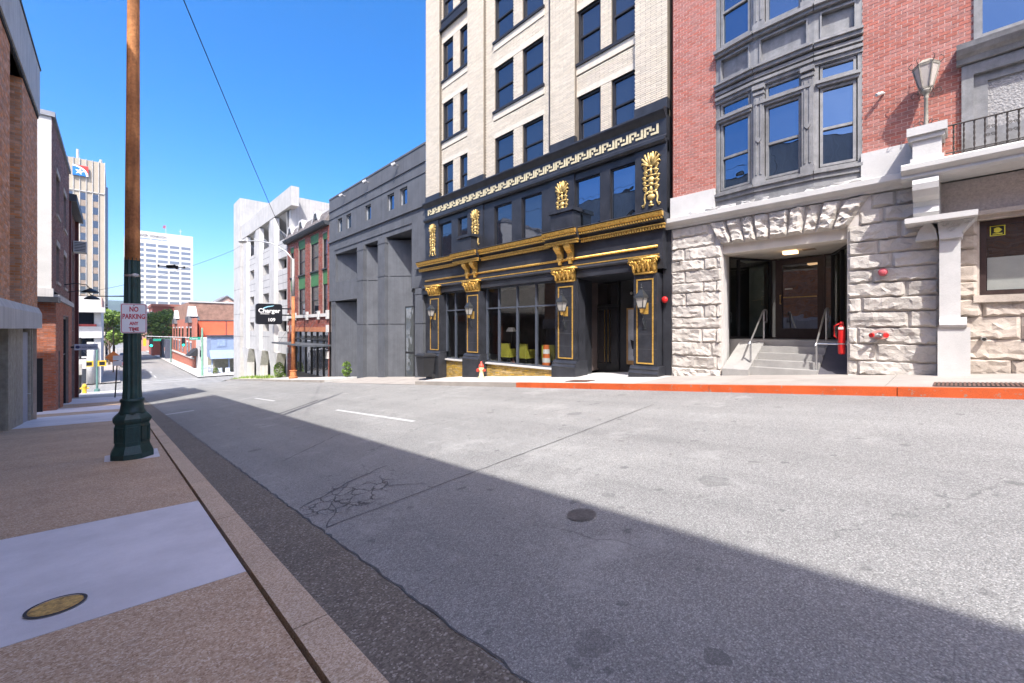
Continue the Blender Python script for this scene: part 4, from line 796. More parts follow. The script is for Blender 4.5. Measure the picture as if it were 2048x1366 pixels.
t = thing('pendant_lamp', 'gold bowl pendant lamp hanging inside the shop by the entrance pilaster', 'lamp', (11.6,9.35,1.9)); m = MB(); m.lathe([(.05,2.0),(.2,2.05),(.24,2.2),(.2,2.32),(.05,2.38)], (11.6,9.35,0), 14); m.build('bowl', emit('pendant_glow', (1,.55,.2), .8), t); m = MB(); m.tube([(11.6,9.35,2.38),(11.6,9.35,3.2)], .012, 5); m.build('rod', BLKF, t)
t = thing('table_lamp', 'small white shaded lamp inside the shop behind the first pane', 'lamp', (11.4,12.1,.0)); m = MB(); m.lathe([(.22,1.18),(.12,1.34)], (11.4,12.1,0), 14); m.build('shade', M('lamp_shade', (.6,.55,.5), .8), t); m = MB(); m.lathe([(.12,-.02),(.12,.02),(.015,.04),(.015,1.2)], (11.4,12.1,0), 10); m.build('stand', BLKF, t)
# entrance recess between the two right pilasters
m = MB(); m.prism([(10.3,7.96,-.6),(11.35,8.2,-.6),(11.35,8.34,-.6),(10.3,8.3,-.6)], (0,0,3.5)); m.build('entrance_side_wall', BLK, b2)
m = MB(); m.box(10.5,12.1,5.7,6.1,-.6,3.4); m.build('entrance_side_wall', BLK, b2)
fe = Fr((11.9,0,0), (0,1,0), (-1,0,0)); m = MB(); fe.box(m, 5.7, 8.4, -.6, 3.3, -.15, -.05); m.build('entrance_back_wall', M('entrance_dark', (.035,.035,.038), .8), b2)
m = MB(); m.box(10.3,12,6.0,8.4,2.84,2.9); m.build('entrance_soffit', BLK, b2)
m = MB(); m.loft([[(10.45,y,-.7),(12.0,y,-.7),(12.0,y,gz(10.5,y)+.012),(10.45,y,gz(10.5,y)+.012)] for y in (6.05,7.2,8.3)]); m.build('entrance_floor', M('white_mosaic_floor', (.6,.6,.6), .7, .1, 40), b2)
dr = MB(); 
for a, b in ((7.52,7.95),(7.97,8.38)): fe.box(dr, a, a+.05, -.04, 2.0, -.04, .03); fe.box(dr, b-.05, b, -.04, 2.0, -.04, .03); fe.box(dr, a+.05, b-.05, 1.93, 2.0, -.04, .029); fe.box(dr, a+.05, b-.05, -.04, .14, -.04, .029)
fe.box(dr, 7.5, 8.4, 2.03, 2.1, -.04, .03); fe.box(dr, 7.5, 7.56, 2.1, 2.84, -.04, .03); dr = dr.build('entrance_door', BLKF, b2, label='black glazed double door with tall brass pulls')
for a, b in ((7.57,7.9),(8.02,8.33)): m = MB(); fe.box(m, a, b, .14, 1.93, -.012, -.004); m.build('pane', DG, dr)
m = MB(); fe.box(m, 7.56, 8.4, 2.1, 2.82, -.012, -.004); m.build('pane', DG, dr)
for y in (7.9, 8.03): m = MB(); m.tube([fe.P(y,.2,.07), fe.P(y,1.92,.07)], .014, 6); m.build('door_pull', BRASS, dr)
pm_ = thing('mirror_poster', 'tall wood framed picture of a dark chair in the black entrance', 'picture', (11.8,6.95,.1)); m = MB()
for q in ((6.66,6.70,.16,1.95),(7.2,7.24,.16,1.95),(6.7,7.2,1.9,1.95),(6.7,7.2,.16,.28)): fe.box(m, *q, -.04, .02)
m.build('frame', M('oak_frame', (.45,.26,.1), .6), pm_); m = MB(); fe.box(m, 6.7, 7.2, .28, 1.9, -.03, -.01); m.build('print', M('pale_print', (.5,.52,.55), .4, .2, 2), pm_)
m = MB(); fe.poly(m, [(7.12,.95),(6.98,.9),(6.9,.72),(6.8,.74),(6.8,.62),(6.95,.6),(7.06,.66)], -.01, -.004); [fe.box(m, a, a+.015, .42, .63, -.01, -.004) for a in (6.84,7.0)]; m.build('printed_chair', BLKF, pm_)
t = thing('security_camera', 'small round white camera high in the black entrance recess', 'camera', (11.9,7.0,2.4)); m = MB(); m.ell((11.86,7.05,2.42), (.05,.05,.05)); m.build('dome', STONEW, t, smooth=True); m = MB(); disc_x(m, 11.95, 7.05, 2.42, .06, .06); m.build('mount', BLKF, t)
# ---------------------------------------------------------------- grey modern building
GRY = M('charcoal_stucco', (.105,.112,.128), .8, .09, 1.4, .12, 90, stain=.14, streak=.10); GRL = M('stucco_reveal_line', (.05,.054,.062), .8)
b3 = thing('grey_stucco_building', 'charcoal grey stucco building with small square windows and tall fins', 'building', (10.7,23,-2))
A_, B_ = 16.95, 29.05
wins = [(18.65,19.4,7.5,8.36),(20.0,20.75,7.5,8.36),(22.72,23.45,7.5,8.36),(25.45,26.2,7.5,8.38),(26.86,27.55,7.5,8.38)]
m = MB(); FR.wall(m, A_, B_, 6.15, 9.9, wins, 0, .25); m.box(10.501,10.9,A_,B_,9.88,9.9); up = m.build('upper_wall', GRY, b3, fix=False)
for k, (a, b) in enumerate(((16.96,19.62),(19.66,23.05),(23.1,26.45),(26.5,29.03))): m = MB(); FR.box(m, a, b, 9.9, 9.99+.0*k, -.3, .03); m.build('coping', GRY, b3)
for z, d, h in ((9.15,.05,.07),(8.63,.035,.06),(7.13,.09,.13),(6.47,.04,.05)):
    m = MB(); FR.box(m, (A_ if z > 7 else 18.2), (B_ if z > 7 else 28.1), z-h, z, -.01, d); m.build('string_band', GRY, b3)
for y in (19.0,21.4,23.9,26.2): m = MB(); FR.box(m, y, y+.012, 6.2, 9.88, -.005, .0025); m.build('panel_joint', GRL, b3)
for a, b, c, d in wins: sash(b3, FR, a, b, c, d, M('pale_reveal', (.35,.36,.38), .7), GLB, -.1, .035, None)
# lower part: recess back wall, side blocks, fins, angled oriels
m = MB(); bkf = Fr((11.9,0,0), (0,1,0), (-1,0,0)); bkf.box(m, 17, 29, -3.3, 6.2, -.3, 0); m.build('recess_wall', GRY, b3)
m = MB(); m.box(10.55,12,18.2,28,6.15,6.2); m.build('recess_soffit', GRY, b3)
m = MB(); FR.box(m, 27.95, B_, 3.12, 6.15, -1.5, 0); m.prism([FR.P(27.945,3.13,-.15), FR.P(24.5,3.13,-1.05), FR.P(24.5,3.13,-1.36), FR.P(27.945,3.13,-1.36)], (0,0,3.0)); m.build('corner_block', GRY, b3)
m = MB(); FR.box(m, 24.45, 27.94, 3.1, 4.3, -1.38, -.004); m.build('balcony_front', GRY, b3)
m = MB(); FR.box(m, A_, 18.2, 3.25, 6.15, -1.5, 0); m.prism([FR.P(18.2,3.2,0), FR.P(19.55,3.2,-.75), FR.P(19.55,3.2,-1.4), FR.P(18.2,3.2,-1.4)], (0,0,2.95)); m.build('corner_block', GRY, b3)
f4, l4 = facet((10.5,18.2),(11.25,19.55)); sash(b3, f4, .75, 1.1, 4.45, 5.7, BLKF, GLS, .012, .04, None); sash(b3, f4, 1.18, 1.5, 4.45, 5.7, BLKF, GLS, .012, .04, None)
sash(b3, Fr((11.3,0,0),(0,1,0),(-1,0,0)), 25.0, 26.0, 4.35, 5.6, BLKF, glass_dark('pale_window', (.12,.12,.1), .2), .08, .04, None)
def fin_(y0, y1, top, d1, name='fin'):
    m = MB(); FR.box(m, y0, y1, -3.4, top, -1.4, d1); o = m.build(name, GRY, b3)
    for z in (top-.28, 4.1, 1.55): m = MB(); FR.box(m, y0-.02, y1+.02, z, z+.05, -.3, d1+.02); m.build('fin_band', GRY, o)
fin_(23.5,24.35,6.14,.1); fin_(20.85,21.65,6.14,.1); fin_(16.98,17.7,3.2,.12); fin_(28.1,28.75,3.1,-.03)
for (a, b), (c, d) in (((23.48,-.1),(22.1,-1.3)),((20.83,-.1),(19.5,-1.3))):   # slanted panels beside the fins
    m = MB(); m.prism([FR.P(a,-3.4,b), FR.P(c,-3.4,d), FR.P(a,-3.4,-1.35)], (0,0,9.4)); pn = m.build('slanted_wall', GRY, b3); f5, l5 = facet((10.5-b,a),(10.5-d,c))
    for z in (4.1, 1.55): m = MB(); f5.box(m, .1, l5*.8, z, z+.05, -.02, .03); m.build('fin_band', GRY, pn)
m = MB(); FR.box(m, 18.9, 19.85, -3, 2.45, -.62, -.55); dw = m.build('lower_window_frame', BLKF, b3); m = MB(); FR.box(m, 18.98, 19.77, .1, 2.38, -.55, -.54); m.build('pane', glass_dark('dusty_glass', (.09,.10,.10), .1), dw); m = MB(); FR.box(m, 18.98, 19.77, -2.9, .0, -.55, -.54); m.build('pane', MAT['dusty_glass'], dw)
m = MB(); m.prism([FR.P(17.7,-3.4,-.1), FR.P(18.88,-3.4,-.55), FR.P(18.88,-3.4,-1.4), FR.P(17.7,-3.4,-1.4)], (0,0,6.6)); m.build('slanted_wall', GRY, b3)
m = MB(); m.prism([FR.P(28.1,-3.4,-.1), FR.P(25.6,-3.4,-.9), FR.P(24.35,-3.4,-.9), FR.P(24.35,-3.4,-1.4), FR.P(28.1,-3.4,-1.4)], (0,0,6.4)); m.build('slanted_wall', GRY, b3)
m = MB(); m.box(12.0,24,16.97,29.03,-3.4,9.85); m.build('body', GRY, b3)
for k, y in enumerate((19.55,22.95,26.35)):
    t = thing('roof_floodlight', ('floodlight on the grey building parapet nearest the cream building','middle floodlight on the grey building parapet','floodlight on the grey building parapet farthest away')[k], 'floodlight', (10.4,y,9.5)); m = MB(); m.tube([(10.5,y,9.62),(10.3,y+.05,9.62)], .02, 6); m.build('arm', STEEL, t); m = MB(); m.tube([(10.34,y,9.68),(10.2,y+.12,9.56)], [.07,.1], 10); m.build('head', M('floodlight_grey', (.4,.4,.41), .5), t)
# ---------------------------------------------------------------- leaf and tree makers
LEAF = [M('leaf_dark', (.08,.14,.03), .7, .2, 3, 0), M('leaf_mid', (.15,.25,.045), .7, .2, 3, 0), M('leaf_bright', (.26,.38,.07), .7, .2, 3, 0)]
BARK = M('bark', (.12,.09,.065), .9, .2, 8, .4, 40)
def leaves(mb_, c, r, n, s, flat=1.):
    for _ in range(n):
        while True:
            p = V(R.uniform(-1,1), R.uniform(-1,1), R.uniform(-1,1))
            if p.length < 1: break
        p = p.normalized()*(p.length**.45); q = V(c[0]+p.x*r[0], c[1]+p.y*r[1], c[2]+p.z*r[2])
        a = V(R.gauss(0,1), R.gauss(0,1), R.gauss(0,.6)).normalized(); b = a.cross(V(R.gauss(0,1), R.gauss(0,1), R.gauss(0,1))).normalized(); k = s*R.uniform(.6,1.4)
        mb_[R.choice((0,0,1,1,1,2))].add([q-a*k, q+b*k*.5, q+a*k, q-b*k*.5], [(0,1,2,3)])
def tree(x, y, h, rc, label, n=3200, s=.16, z0=None, group=None, lobes=16):
    z0 = base(y) if z0 is None else z0; t = thing('tree', label, 'tree', (x,y,z0), group); m = MB(); th = h*.45
    m.tube([(x,y,z0-.2),(x+.1,y,z0+th*.5),(x-.05,y+.1,z0+th),(x,y,z0+h*.8)], [.2,.16,.12,.04], 8); pts_ = []
    for k in range(lobes):
        a, q = R.uniform(0,2*PI), R.uniform(.25,1); zz = R.uniform(.42,.95); rr = rc*q*(1.1-abs(zz-.6)*1.2); pts_.append((x+rr*math.cos(a), y+rr*math.sin(a), z0+h*zz)); m.tube([(x,y,z0+h*zz*.6), ((x+pts_[-1][0])/2,(y+pts_[-1][1])/2,z0+h*zz*.85), pts_[-1]], [.07,.05,.02], 5)
    m.build('trunk', BARK, t); mbs = [MB(), MB(), MB()]
    for p in pts_: leaves(mbs, p, [rc*R.uniform(.28,.42) for _ in range(2)]+[h*R.uniform(.08,.13)], n//lobes, s)
    for q, mm in zip(mbs, LEAF): q.build('crown', mm, t, fix=False)
def bush(x, y, z, r, label, n=500, s=.06, name='shrub'):
    t = thing(name, label, 'shrub', (x,y,z)); m = MB(); m.tube([(x,y,z-.05),(x,y,z+r[2])], .02, 5); m.build('stem', BARK, t); mbs = [MB(), MB(), MB()]; leaves(mbs, (x,y,z+r[2]), r, n, s)
    for q, mm in zip(mbs, LEAF): q.build('foliage', mm, t, fix=False)
bush(10.3, 25.6, gz(10.3,25.6), (.25,.35,.5), 'small green weed growing at the foot of the grey wall', 350, .07)
# ---------------------------------------------------------------- red brick building with green panels
RB2 = M('dark_red_brick_face', (.27,.085,.065), .85, .1, 10, .2, 100, rnd=.28); MO2 = M('grey_mortar', (.30,.24,.22), .9); GRN = M('green_panel', (.05,.16,.06), .6, .1, 3); SLATE = M('brown_slate', (.26,.23,.22), .8, .15, 4, .2, 60, rnd=.25); DKC = M('dark_cornice_paint', (.05,.055,.065), .6)
b4 = thing('red_brick_green_panel_building', 'narrow red brick building with green panels and slate mansard beside the garage', 'building', (10.7,34,-2.7)); a4, z4 = 29.08, 38.5
cols4 = [(29.42,30.35,7.9,5.45),(31.1,32.85,8.12,5.42),(34.0,35.65,8.15,5.42),(36.75,37.75,7.9,5.45)]
h4 = [(a,b,2.35,t_) for a, b, t_, _ in cols4]+[(29.25,36.9,-4,1.05)]
m = MB(); FR.wall(m, a4, z4, -3.6, 8.3, h4, -.012, .2); w4 = m.build('brick_wall', MO2, b4); bricks(w4, FR, [(a4, z4, -3.5, 8.3)], h4, RB2, -.012, .2, .065, near=60)
for a, b, t_, s_ in cols4:
    sash(b4, FR, a, b, 5.45, min(7.5, t_), BLKF, GLS, -.1, .06, .5); sash(b4, FR, a, b, 2.36, 4.36, BLKF, GLS, -.1, .06, .5)
    m = MB(); FR.box(m, a, b, 4.38, 5.4, -.15, -.06); m.build('green_panel', GRN, b4); m = MB(); FR.box(m, a, b, 5.38, 5.46, -.15, .05); m.build('sill', DKC, b4)
    if t_ > 7.6: m = MB(); FR.box(m, a, b, min(7.5,t_), t_, -.15, -.06); m.build('green_panel', GRN, b4)
m = MB(); FR.box(m, a4, z4, 2.12, 2.34, 0, .1); m.build('stone_band', STONEW, b4)
for y in (29.2,30.9,33.3,36.2,38.2): m = MB(); FR.box(m, y-.14, y+.14, 1.95, 2.55, .0, .14); m.build('band_block', STONEW, b4)
for y in (29.1,36.95,38.1):
    for z in (1.05,-.75): m = MB(); FR.box(m, y, y+.35, z, z+.5, 0, .09); m.build('quoin', STONEW, b4)
m = MB(); FR.box(m, 29.5, 36.9, 1.07, 1.4, 0, .03); m.build('orange_brick_course', M('orange_brick', (.42,.17,.09), .85, .15, 9), b4)
m = MB(); FR.mould(m, a4, z4, [(-.1,8.3),(.25,8.3),(.35,8.42),(.4,8.55),(-.1,8.6)]); m.build('eave_cornice', DKC, b4)
for k in range(7):     # mansard slates in courses
    z = 8.58+k*.13; m = MB(); y = a4-(.15 if k % 2 else 0)
    while y < z4: FR.box(m, max(y,a4)+.01, min(y+.3,z4)-.01, z, z+.15, -.6, .24-k*.075); y += .3
    m.build('slate_course', SLATE, b4, kind='stuff')
for yc in (31.5,34.8,37.6):
    m = MB(); FR.poly(m, [(yc-.8,8.9),(yc-.5,9.25),(yc-.35,9.65),(yc+.35,9.65),(yc+.5,9.25),(yc+.8,8.9),(yc+.6,8.9),(yc+.35,9.2),(yc+.2,9.5),(yc-.2,9.5),(yc-.35,9.2),(yc-.6,8.9)], -.2, .12); m.build('dormer_trim', STONEW, b4); m = MB(); FR.box(m, yc-.2, yc+.2, 9.1, 9.48, -.2, .08); m.build('dormer_window', DKC, b4)
m = MB(); FR.box(m, a4, z4, 9.45, 9.6, -.6, -.2); m.build('ridge_trim', STONEW, b4)
m = MB()
for y in (29.25,30.5,31.75,33.0,34.3,35.6,36.85): FR.box(m, y-.05, y+.05, -3.2, 1.05, -.2, -.08)
FR.box(m, 29.25, 36.9, .45, .56, -.2, -.081); FR.box(m, 29.25, 36.9, -3.2, -2.1, -.2, -.081); sf = m.build('shopfront', BLKF, b4)
SH2 = glass_dark('storefront_dark_glass', (.05,.05,.045), .12)
for a, b in zip((29.25,30.5,31.75,33.0,34.3,35.6),(30.5,31.75,33.0,34.3,35.6,36.85)): m = MB(); FR.box(m, a+.05, b-.05, -2.1, .45, -.16, -.15); m.build('pane', SH2, sf); m = MB(); FR.box(m, a+.05, b-.05, .56, 1.05, -.16, -.15); m.build('pane', SH2, sf)
m = MB(); FR.box(m, 28.9, 37.8, .1, .22, -.1, 1.35); m.build('flat_awning', M('awning_grey', (.09,.10,.115), .5), b4)
for y in (31,33.5,36): m = MB(); m.tube([FR.P(y,.2,1.3), FR.P(y,2.2,.05)], .012, 5); m.build('awning_rod', BLKF, b4)
m = MB(); m.box(10.7,24,a4+.01,z4-.01,-3.6,9.4); m.build('body', MO2, b4)
# ---------------------------------------------------------------- concrete parking garage
GC = M('weathered_white_concrete', (.50,.49,.475), .9, .06, 1.1, .15, 40, stain=.12, streak=.16); b5 = thing('parking_garage', 'pale concrete multi storey parking garage with angled fins', 'parking garage', (11,50,-4.2)); GD = M('garage_dark', (.09,.085,.08), .9)
op = [(38.7,41.2),(44.35,46.5),(50.1,52.0)]; lv = [(6.42,7.42),(3.75,4.66),(1.05,1.95)]
hg = [(a,b,c,d) for a, b in op for c, d in lv]+[(38.7,43.6,8.95,11.2),(44.35,49.3,8.95,11.2),(50.1,54.5,8.95,11.2)]+[(38.9,54.4,-5,-.85)]
m = MB(); FR.wall(m, 38.52, 55, -5, 11.3, hg, 0, .5); m.build('facade', GC, b5, fix=False)
for k in range(3):
    a = (38.7,44.35,50.1)[k]; b = (43.6,49.3,54.5)[k]; m = MB(); m.prism([FR.P(a,11.2,-.05), FR.P(a,9.9,-1.6), FR.P(a,10.1,-1.7), FR.P(a,11.2,-.3)], FR.t*(b-a)); m.build('sloped_soffit', GC, b5)
for y in (41.2,46.5,52.0):    # folded columns
    m = MB(); yy = y+3.0; m.loft([[FR.P(y+.05,z,-.1), FR.P(y+.35,z,.26), FR.P(yy-1.2,z,.26), FR.P(yy-.7,z,-.1)] for z in (-.8,1,3.6,6.3,8.9,11.1)]); m.build('column', GC, b5)
    m = MB(); m.loft([[FR.P(y-.9+q,z,-.4), FR.P(y-.7+q,z,.24), FR.P(yy-.6-q,z,.24), FR.P(yy-.2-q,z,-.4)] for z, q in ((-5,.8),(-2.3,.8),(-.8,0))]); m.build('column_foot', GC, b5)
for z in (0.5,2.4,3.2,5.2,5.9,8.0,8.6): m = MB(); FR.box(m, 38.52, 55, z, z+.03, -.01, .004); m.build('panel_joint', GRL, b5)
m = MB(); FR.box(m, 36.6, 54.9, 11.2, 12.75, -.35, .25); m.build('parapet', GC, b5); m = MB(); m.box(10.6,26,37.9,38.5,9.2,12.3); m.build('side_parapet', GC, b5)
m = MB(); FR.box(m, 55, 58.4, -5, 15.9, -3.5, .35); m.build('stair_tower', GC, b5); m = MB(); FR.box(m, 58.4, 61.0, -1.0, 16.1, -8, -.1); FR.poly(m, [(58.4,-1.0),(61,-1.0),(58.4,-3)], -8, -.1); m.build('stair_tower', GC, b5)
for z in (10.5,8.2,5.7,2.9,.4): m = MB(); FR.box(m, 55.0, 58.42, z, z+.03, -.1, .354); m.build('panel_joint', GRL, b5)
m = MB(); m.box(14.0,30,38.6,60,-5,11.2); m.build('core', GD, b5)
for z in (8.6,5.9,3.2,.4): m = MB(); m.box(10.9,14,38.6,55,z-.25,z); m.build('deck', GC, b5)
bush(9.9, 38.6, gz(10,38.6), (.4,.5,.65), 'round clipped dark green bush beside the rusty street lamp', 900, .06)
gt = MB()
for _ in range(900):
    x, y = R.uniform(9.0,12.5), R.uniform(38.8,55); z = gz(8.6,y)+.02+max(0,x-9)*.03; a = R.uniform(0,PI); h = R.uniform(.1,.3); gt.add([(x-.04*math.cos(a),y-.04*math.sin(a),z),(x+.04*math.cos(a),y+.04*math.sin(a),z),(x+R.uniform(-.1,.1),y+R.uniform(-.1,.1),z+h)], [(0,1,2)])
g_ = gt.build('verge_grass', M('verge_green', (.2,.3,.06), .9, .2), None, fix=False); tag(g_, 'bright green grass on the verge before the garage', 'grass'); g_['kind'] = 'stuff'
# hanging shop sign and cobra lamp
SGB = M('sign_black', (.012,.013,.018), .4, .1); WHT = M('sign_white', (.8,.8,.8), .5, .03); CYA = M('sign_cyan', (.3,.6,.75), .5, .03)
t = thing('projecting_sign', 'black projecting sign with white lettering and number 109', 'sign', (9.3,36,1.6)); ys = 36.2; xa, xb = 7.72, 9.5
def rr(x0, x1, z0, z1, r, y): return [(x1-r+r*math.cos(a*PI/8), y, z1-r+r*math.sin(a*PI/8)) for a in range(5)]+[(x0+r-r*math.sin(a*PI/8), y, z1-r+r*math.cos(a*PI/8)) for a in range(5)]+[(x0+r-r*math.cos(a*PI/8), y, z0+r-r*math.sin(a*PI/8)) for a in range(5)]+[(x1-r+r*math.sin(a*PI/8), y, z0+r-r*math.cos(a*PI/8)) for a in range(5)]
zt, zb = 3.2, 1.62; m = MB(); m.prism(rr(xa,xb,zb,zt,.18,ys), (0,.3,0)); m.build('cabinet', SGB, t); m = MB(); m.box(xb-.02,10.5,ys+.1,ys+.2,2.3,2.4); m.box(xb-.02,10.5,ys+.1,ys+.2,2.8,2.9); m.build('bracket', BLKF, t)
text('Charger', .44, WHT, t, (8.6,ys-.008,2.52), (1,0,0), bold=.012, fit=1.5); text('109', .36, WHT, t, (8.75,ys-.008,1.85), (1,0,0), bold=.008); m = MB(); m.box(xa+.05,xb-.05,ys-.006,ys,2.3,2.315); m.build('divider', BLKF, t)
m = MB(); m.prism([(8.12,ys-.008,2.72),(8.22,ys-.008,2.9),(8.45,ys-.008,3.0),(8.95,ys-.008,3.08),(8.82,ys-.008,3.0),(8.5,ys-.008,2.93),(8.3,ys-.008,2.84)], (0,.004,0)); m.build('swoosh', CYA, t); m = MB(); m.box(8.0,8.6,ys-.008,ys-.004,2.4,2.44); m.build('small_print', WHT, t)
RUST = M('rusty_orange_paint', (.50,.20,.08), .8, .25, 3, .2, 40, c2=(.30,.10,.04), streak=.3); GALV = M('galvanised_steel', (.52,.52,.5), .5, .1, 5, .05, 60, metal=.3)
t = thing('street_lamp', 'cobra head street lamp on a rusty orange pole before the red brick building', 'street lamp', (9.3,32.7,-2.4)); px_, py_, pz_ = 9.3, 32.7, gz(9.3,32.7)
m = MB(); m.lathe([(.3,0),(.3,.12),(.24,.16),(.22,.5),(.26,.56),(.17,.6)], (px_,py_,pz_), 12); m.build('base', RUST, t); m = MB(); m.tube([(px_,py_,pz_+.5),(px_,py_,3.6)], [.15,.11], 12); m.build('lower_pole', RUST, t, smooth=True); m = MB(); m.tube([(px_,py_,3.6),(px_,py_,6.3)], [.11,.085], 12); m.build('upper_pole', GALV, t, smooth=True)
m = MB(); m.tube([(px_,py_,6.2),(px_-.25,py_+.8,6.9),(px_-.8,py_+2.2,7.6),(px_-1.5,py_+3.6,7.95),(px_-1.9,py_+4.6,8.0)], .045, 8); m.build('arm', GALV, t, smooth=True); m = MB(); m.ell((px_-2.15,py_+5.1,8.0), (.28,.55,.12), 10, 6); m.build('head', GALV, t, smooth=True)
# fire hydrant, waste bin
t = thing('fire_hydrant', 'red white and yellow fire hydrant at the foot of the black pilaster', 'fire hydrant', (9.75,11.9,gz(9.75,11.9))); hx_, hy_ = 9.75, 11.95; hz = gz(hx_,hy_); HW = M('hydrant_cream', (.72,.62,.36), .5, .12)
m = MB(); m.lathe([(.13,0),(.13,.04),(.09,.06),(.085,.32),(.1,.34),(.1,.38),(.085,.42)], (hx_,hy_,hz), 14); m.build('barrel', HW, t, smooth=True); m = MB(); m.lathe([(.1,.4),(.1,.43),(.08,.5),(.03,.54),(.03,.6),(.01,.61)], (hx_,hy_,hz), 14); m.build('bonnet', M('hydrant_red', (.62,.08,.05), .45), t, smooth=True)
for dx, dy, r in ((0,.17,.05),(0,-.17,.05),(-.17,0,.065)): m = MB(); m.tube([(hx_,hy_,hz+.3),(hx_+dx*.8,hy_+dy*.8,hz+.3)], r*.85, 10); m.build('outlet', HW, t); m = MB(); m.tube([(hx_+dx*.8,hy_+dy*.8,hz+.3),(hx_+dx*1.15,hy_+dy*1.15,hz+.3)], r, 10); m.build('outlet_cap', MAT['hydrant_red'], t)
t = thing('waste_bin', 'black wheeled waste bin standing between the grey and black fronts', 'bin', (9.75,15.45,gz(9.7,15.4))); bz = gz(9.7,15.4); PLB = M('black_plastic', (.025,.026,.03), .5, .1); bx, by = 9.62, 15.55
m = MB(); m.loft([[(bx-.22-q,by-.24-q,bz+z),(bx+.22+q,by-.24-q,bz+z),(bx+.22+q,by+.24+q,bz+z),(bx-.22-q,by+.24+q,bz+z)] for z, q in ((.08,0),(.9,.06),(.92,.09),(.97,.09))]); m.build('tub', PLB, t); m = MB(); m.loft([[(bx-.3,by-.33,bz+.98),(bx+.34,by-.33,bz+.98),(bx+.34,by+.33,bz+.98),(bx-.3,by+.33,bz+.98)],[(bx-.2,by-.25,bz+1.05),(bx+.3,by-.25,bz+1.05),(bx+.3,by+.25,bz+1.05),(bx-.2,by+.25,bz+1.05)]]); m.build('lid', PLB, t)
for s_ in (-1, 1): m = MB(); m.tube([(bx+.2,by+s_*.26,bz+.1),(bx+.2,by+s_*.31,bz+.1)], .1, 12); m.build('wheel', PLB, t)
m = MB(); m.tube([(bx+.33,by-.25,bz+.95),(bx+.4,by-.25,bz+.98),(bx+.4,by+.25,bz+.98),(bx+.33,by+.25,bz+.95)], .018, 6); m.build('handle', PLB, t)
# ---------------------------------------------------------------- left: brown brick building with concrete fascia
FL = Fr((-1.86,0,0), (0,1,0), (1,0,0)); BRN = M('brown_red_brick', (.66,.32,.175), .85, .1, 10, .25, 110, rnd=.25); BMO = M('tan_mortar', (.5,.40,.33), .9); FAS = M('grey_concrete_fascia', (.56,.54,.525), .85, .06, 1.2, .12, 60, streak=.18); RIB = M('ribbed_aggregate_concrete', (.42,.385,.32), .9, .14, 6, .5, 70, streak=.25)
c1 = thing('brown_brick_building', 'brown brick building with grey concrete fascia on the near left', 'building', (-2,10,-.8))
rec = [(15.8,17.7),(8.6,10.5),(1.4,3.3),(-5.8,-3.9),(-13,-11.1)]; hl = [(a,b,1.9,8.3) for a, b in rec]
m = MB(); FL.wall(m, -25, 20.8, 1.9, 8.3, hl, -.012, .45); m.add([FL.P(20.8,-3,-.012), FL.P(20.8,8.3,-.012), FL.P(20.8,8.3,-9), FL.P(20.8,-3,-9)], [(0,1,2,3)]); lw = m.build('brick_wall', BMO, c1, fix=False)
bricks(lw, FL, [(-14,20.8,1.98,8.25)], hl, BRN, -.012, .2, .06, near=260)
for a, b in rec:
    fj = Fr((0,b-.002,0), (1,0,0), (0,-1,0)); 
    if b > 10: bricks(lw, fj, [(-2.31,-1.875,1.98,8.25)], [], BRN, .0, .2, .06, near=(40 if b > 15 else 0))
    m = MB(); FL.box(m, a, b, 1.9, 8.3, -.5, -.44); wn = m.build('recess_window', BLKF, c1); m = MB(); FL.box(m, a+.06, a+.9, 2.0, 8.1, -.44, -.43); m.build('pane', GLS, wn); m = MB(); FL.box(m, a+.92, a+1.0, 1.98, 8.25, -.44, -.36); m.build('white_mullion', M('white_metal', (.6,.6,.6), .5), wn); m = MB(); FL.box(m, a+1.02, b-.02, 2.0, 8.1, -.44, -.43); m.build('pane', GLS, wn)
    m = MB(); FL.box(m, a+.01, b-.01, 8.2, 8.26, -.43, -.02); m.build('ochre_soffit', M('ochre_wood', (.45,.24,.05), .7), c1)
y = -25.0
while y < 20.7:
    b = min(y+1.55, 20.8); m = MB(); FL.box(m, y+.008, b-.008, 8.3, 9.81, -.3, .06); m.build('fascia_panel', FAS, c1); y += 1.55
m = MB(); FL.box(m, -25, 20.79, 8.2, 9.79, -.4, .03); m.build('fascia_backing', DIRT, c1); m = MB(); FL.box(m, -25, 20.82, 9.81, 9.86, -.4, .09); m.build('fascia_cap', M('dark_metal_cap', (.06,.06,.07), .5), c1)
m = MB(); FL.mould(m, -25, 20.9, [(-.3,1.3),(.1,1.3),(.1,1.78),(.02,1.98),(-.3,1.98)]); m.build('concrete_ledge', FAS, c1)
fb = Fr((-2.0,0,0), (0,1,0), (1,0,0)); y = -6.0; k = 0
while y < 18.4:
    b = y+1.18; m = MB(); zb = min(gz(-2,y), gz(-2,b))-.3; fb.box(m, y+.012, b-.012, zb, 1.3, -.3, .0 if k % 3 else .05)
    if 14.4 < y < 15.6: pass
    else: m.build('ribbed_panel', RIB, c1)
    y += 1.2; k += 1
m = MB(); fb.box(m, -25, 20.8, -2.6, 1.3, -.6, -.2); m.build('base_backing', DIRT, c1)
m = MB(); fb.box(m, 18.75, 20.3, -2.6, 1.18, -.2, -.02); dd = m.build('grey_door', M('blue_grey_door', (.30,.32,.40), .6, .08, 2), c1); m = MB(); m.tube([fb.P(20.1,-.75,-.02), fb.P(20.1,-.75,.05), fb.P(20.0,-.75,.05)], .014, 6); m.build('handle', STEEL, dd)
m = MB(); fb.box(m, 20.3, 20.45, -2.6, 1.3, -.2, .03); fb.box(m, 20.5, 20.75, -2.6, 1.3, -.2, .05); m.build('door_jamb', RIB, c1)
m = MB(); m.box(-18,-2.35,-25,20.75,-3,9.7); m.build('body', BMO, c1)
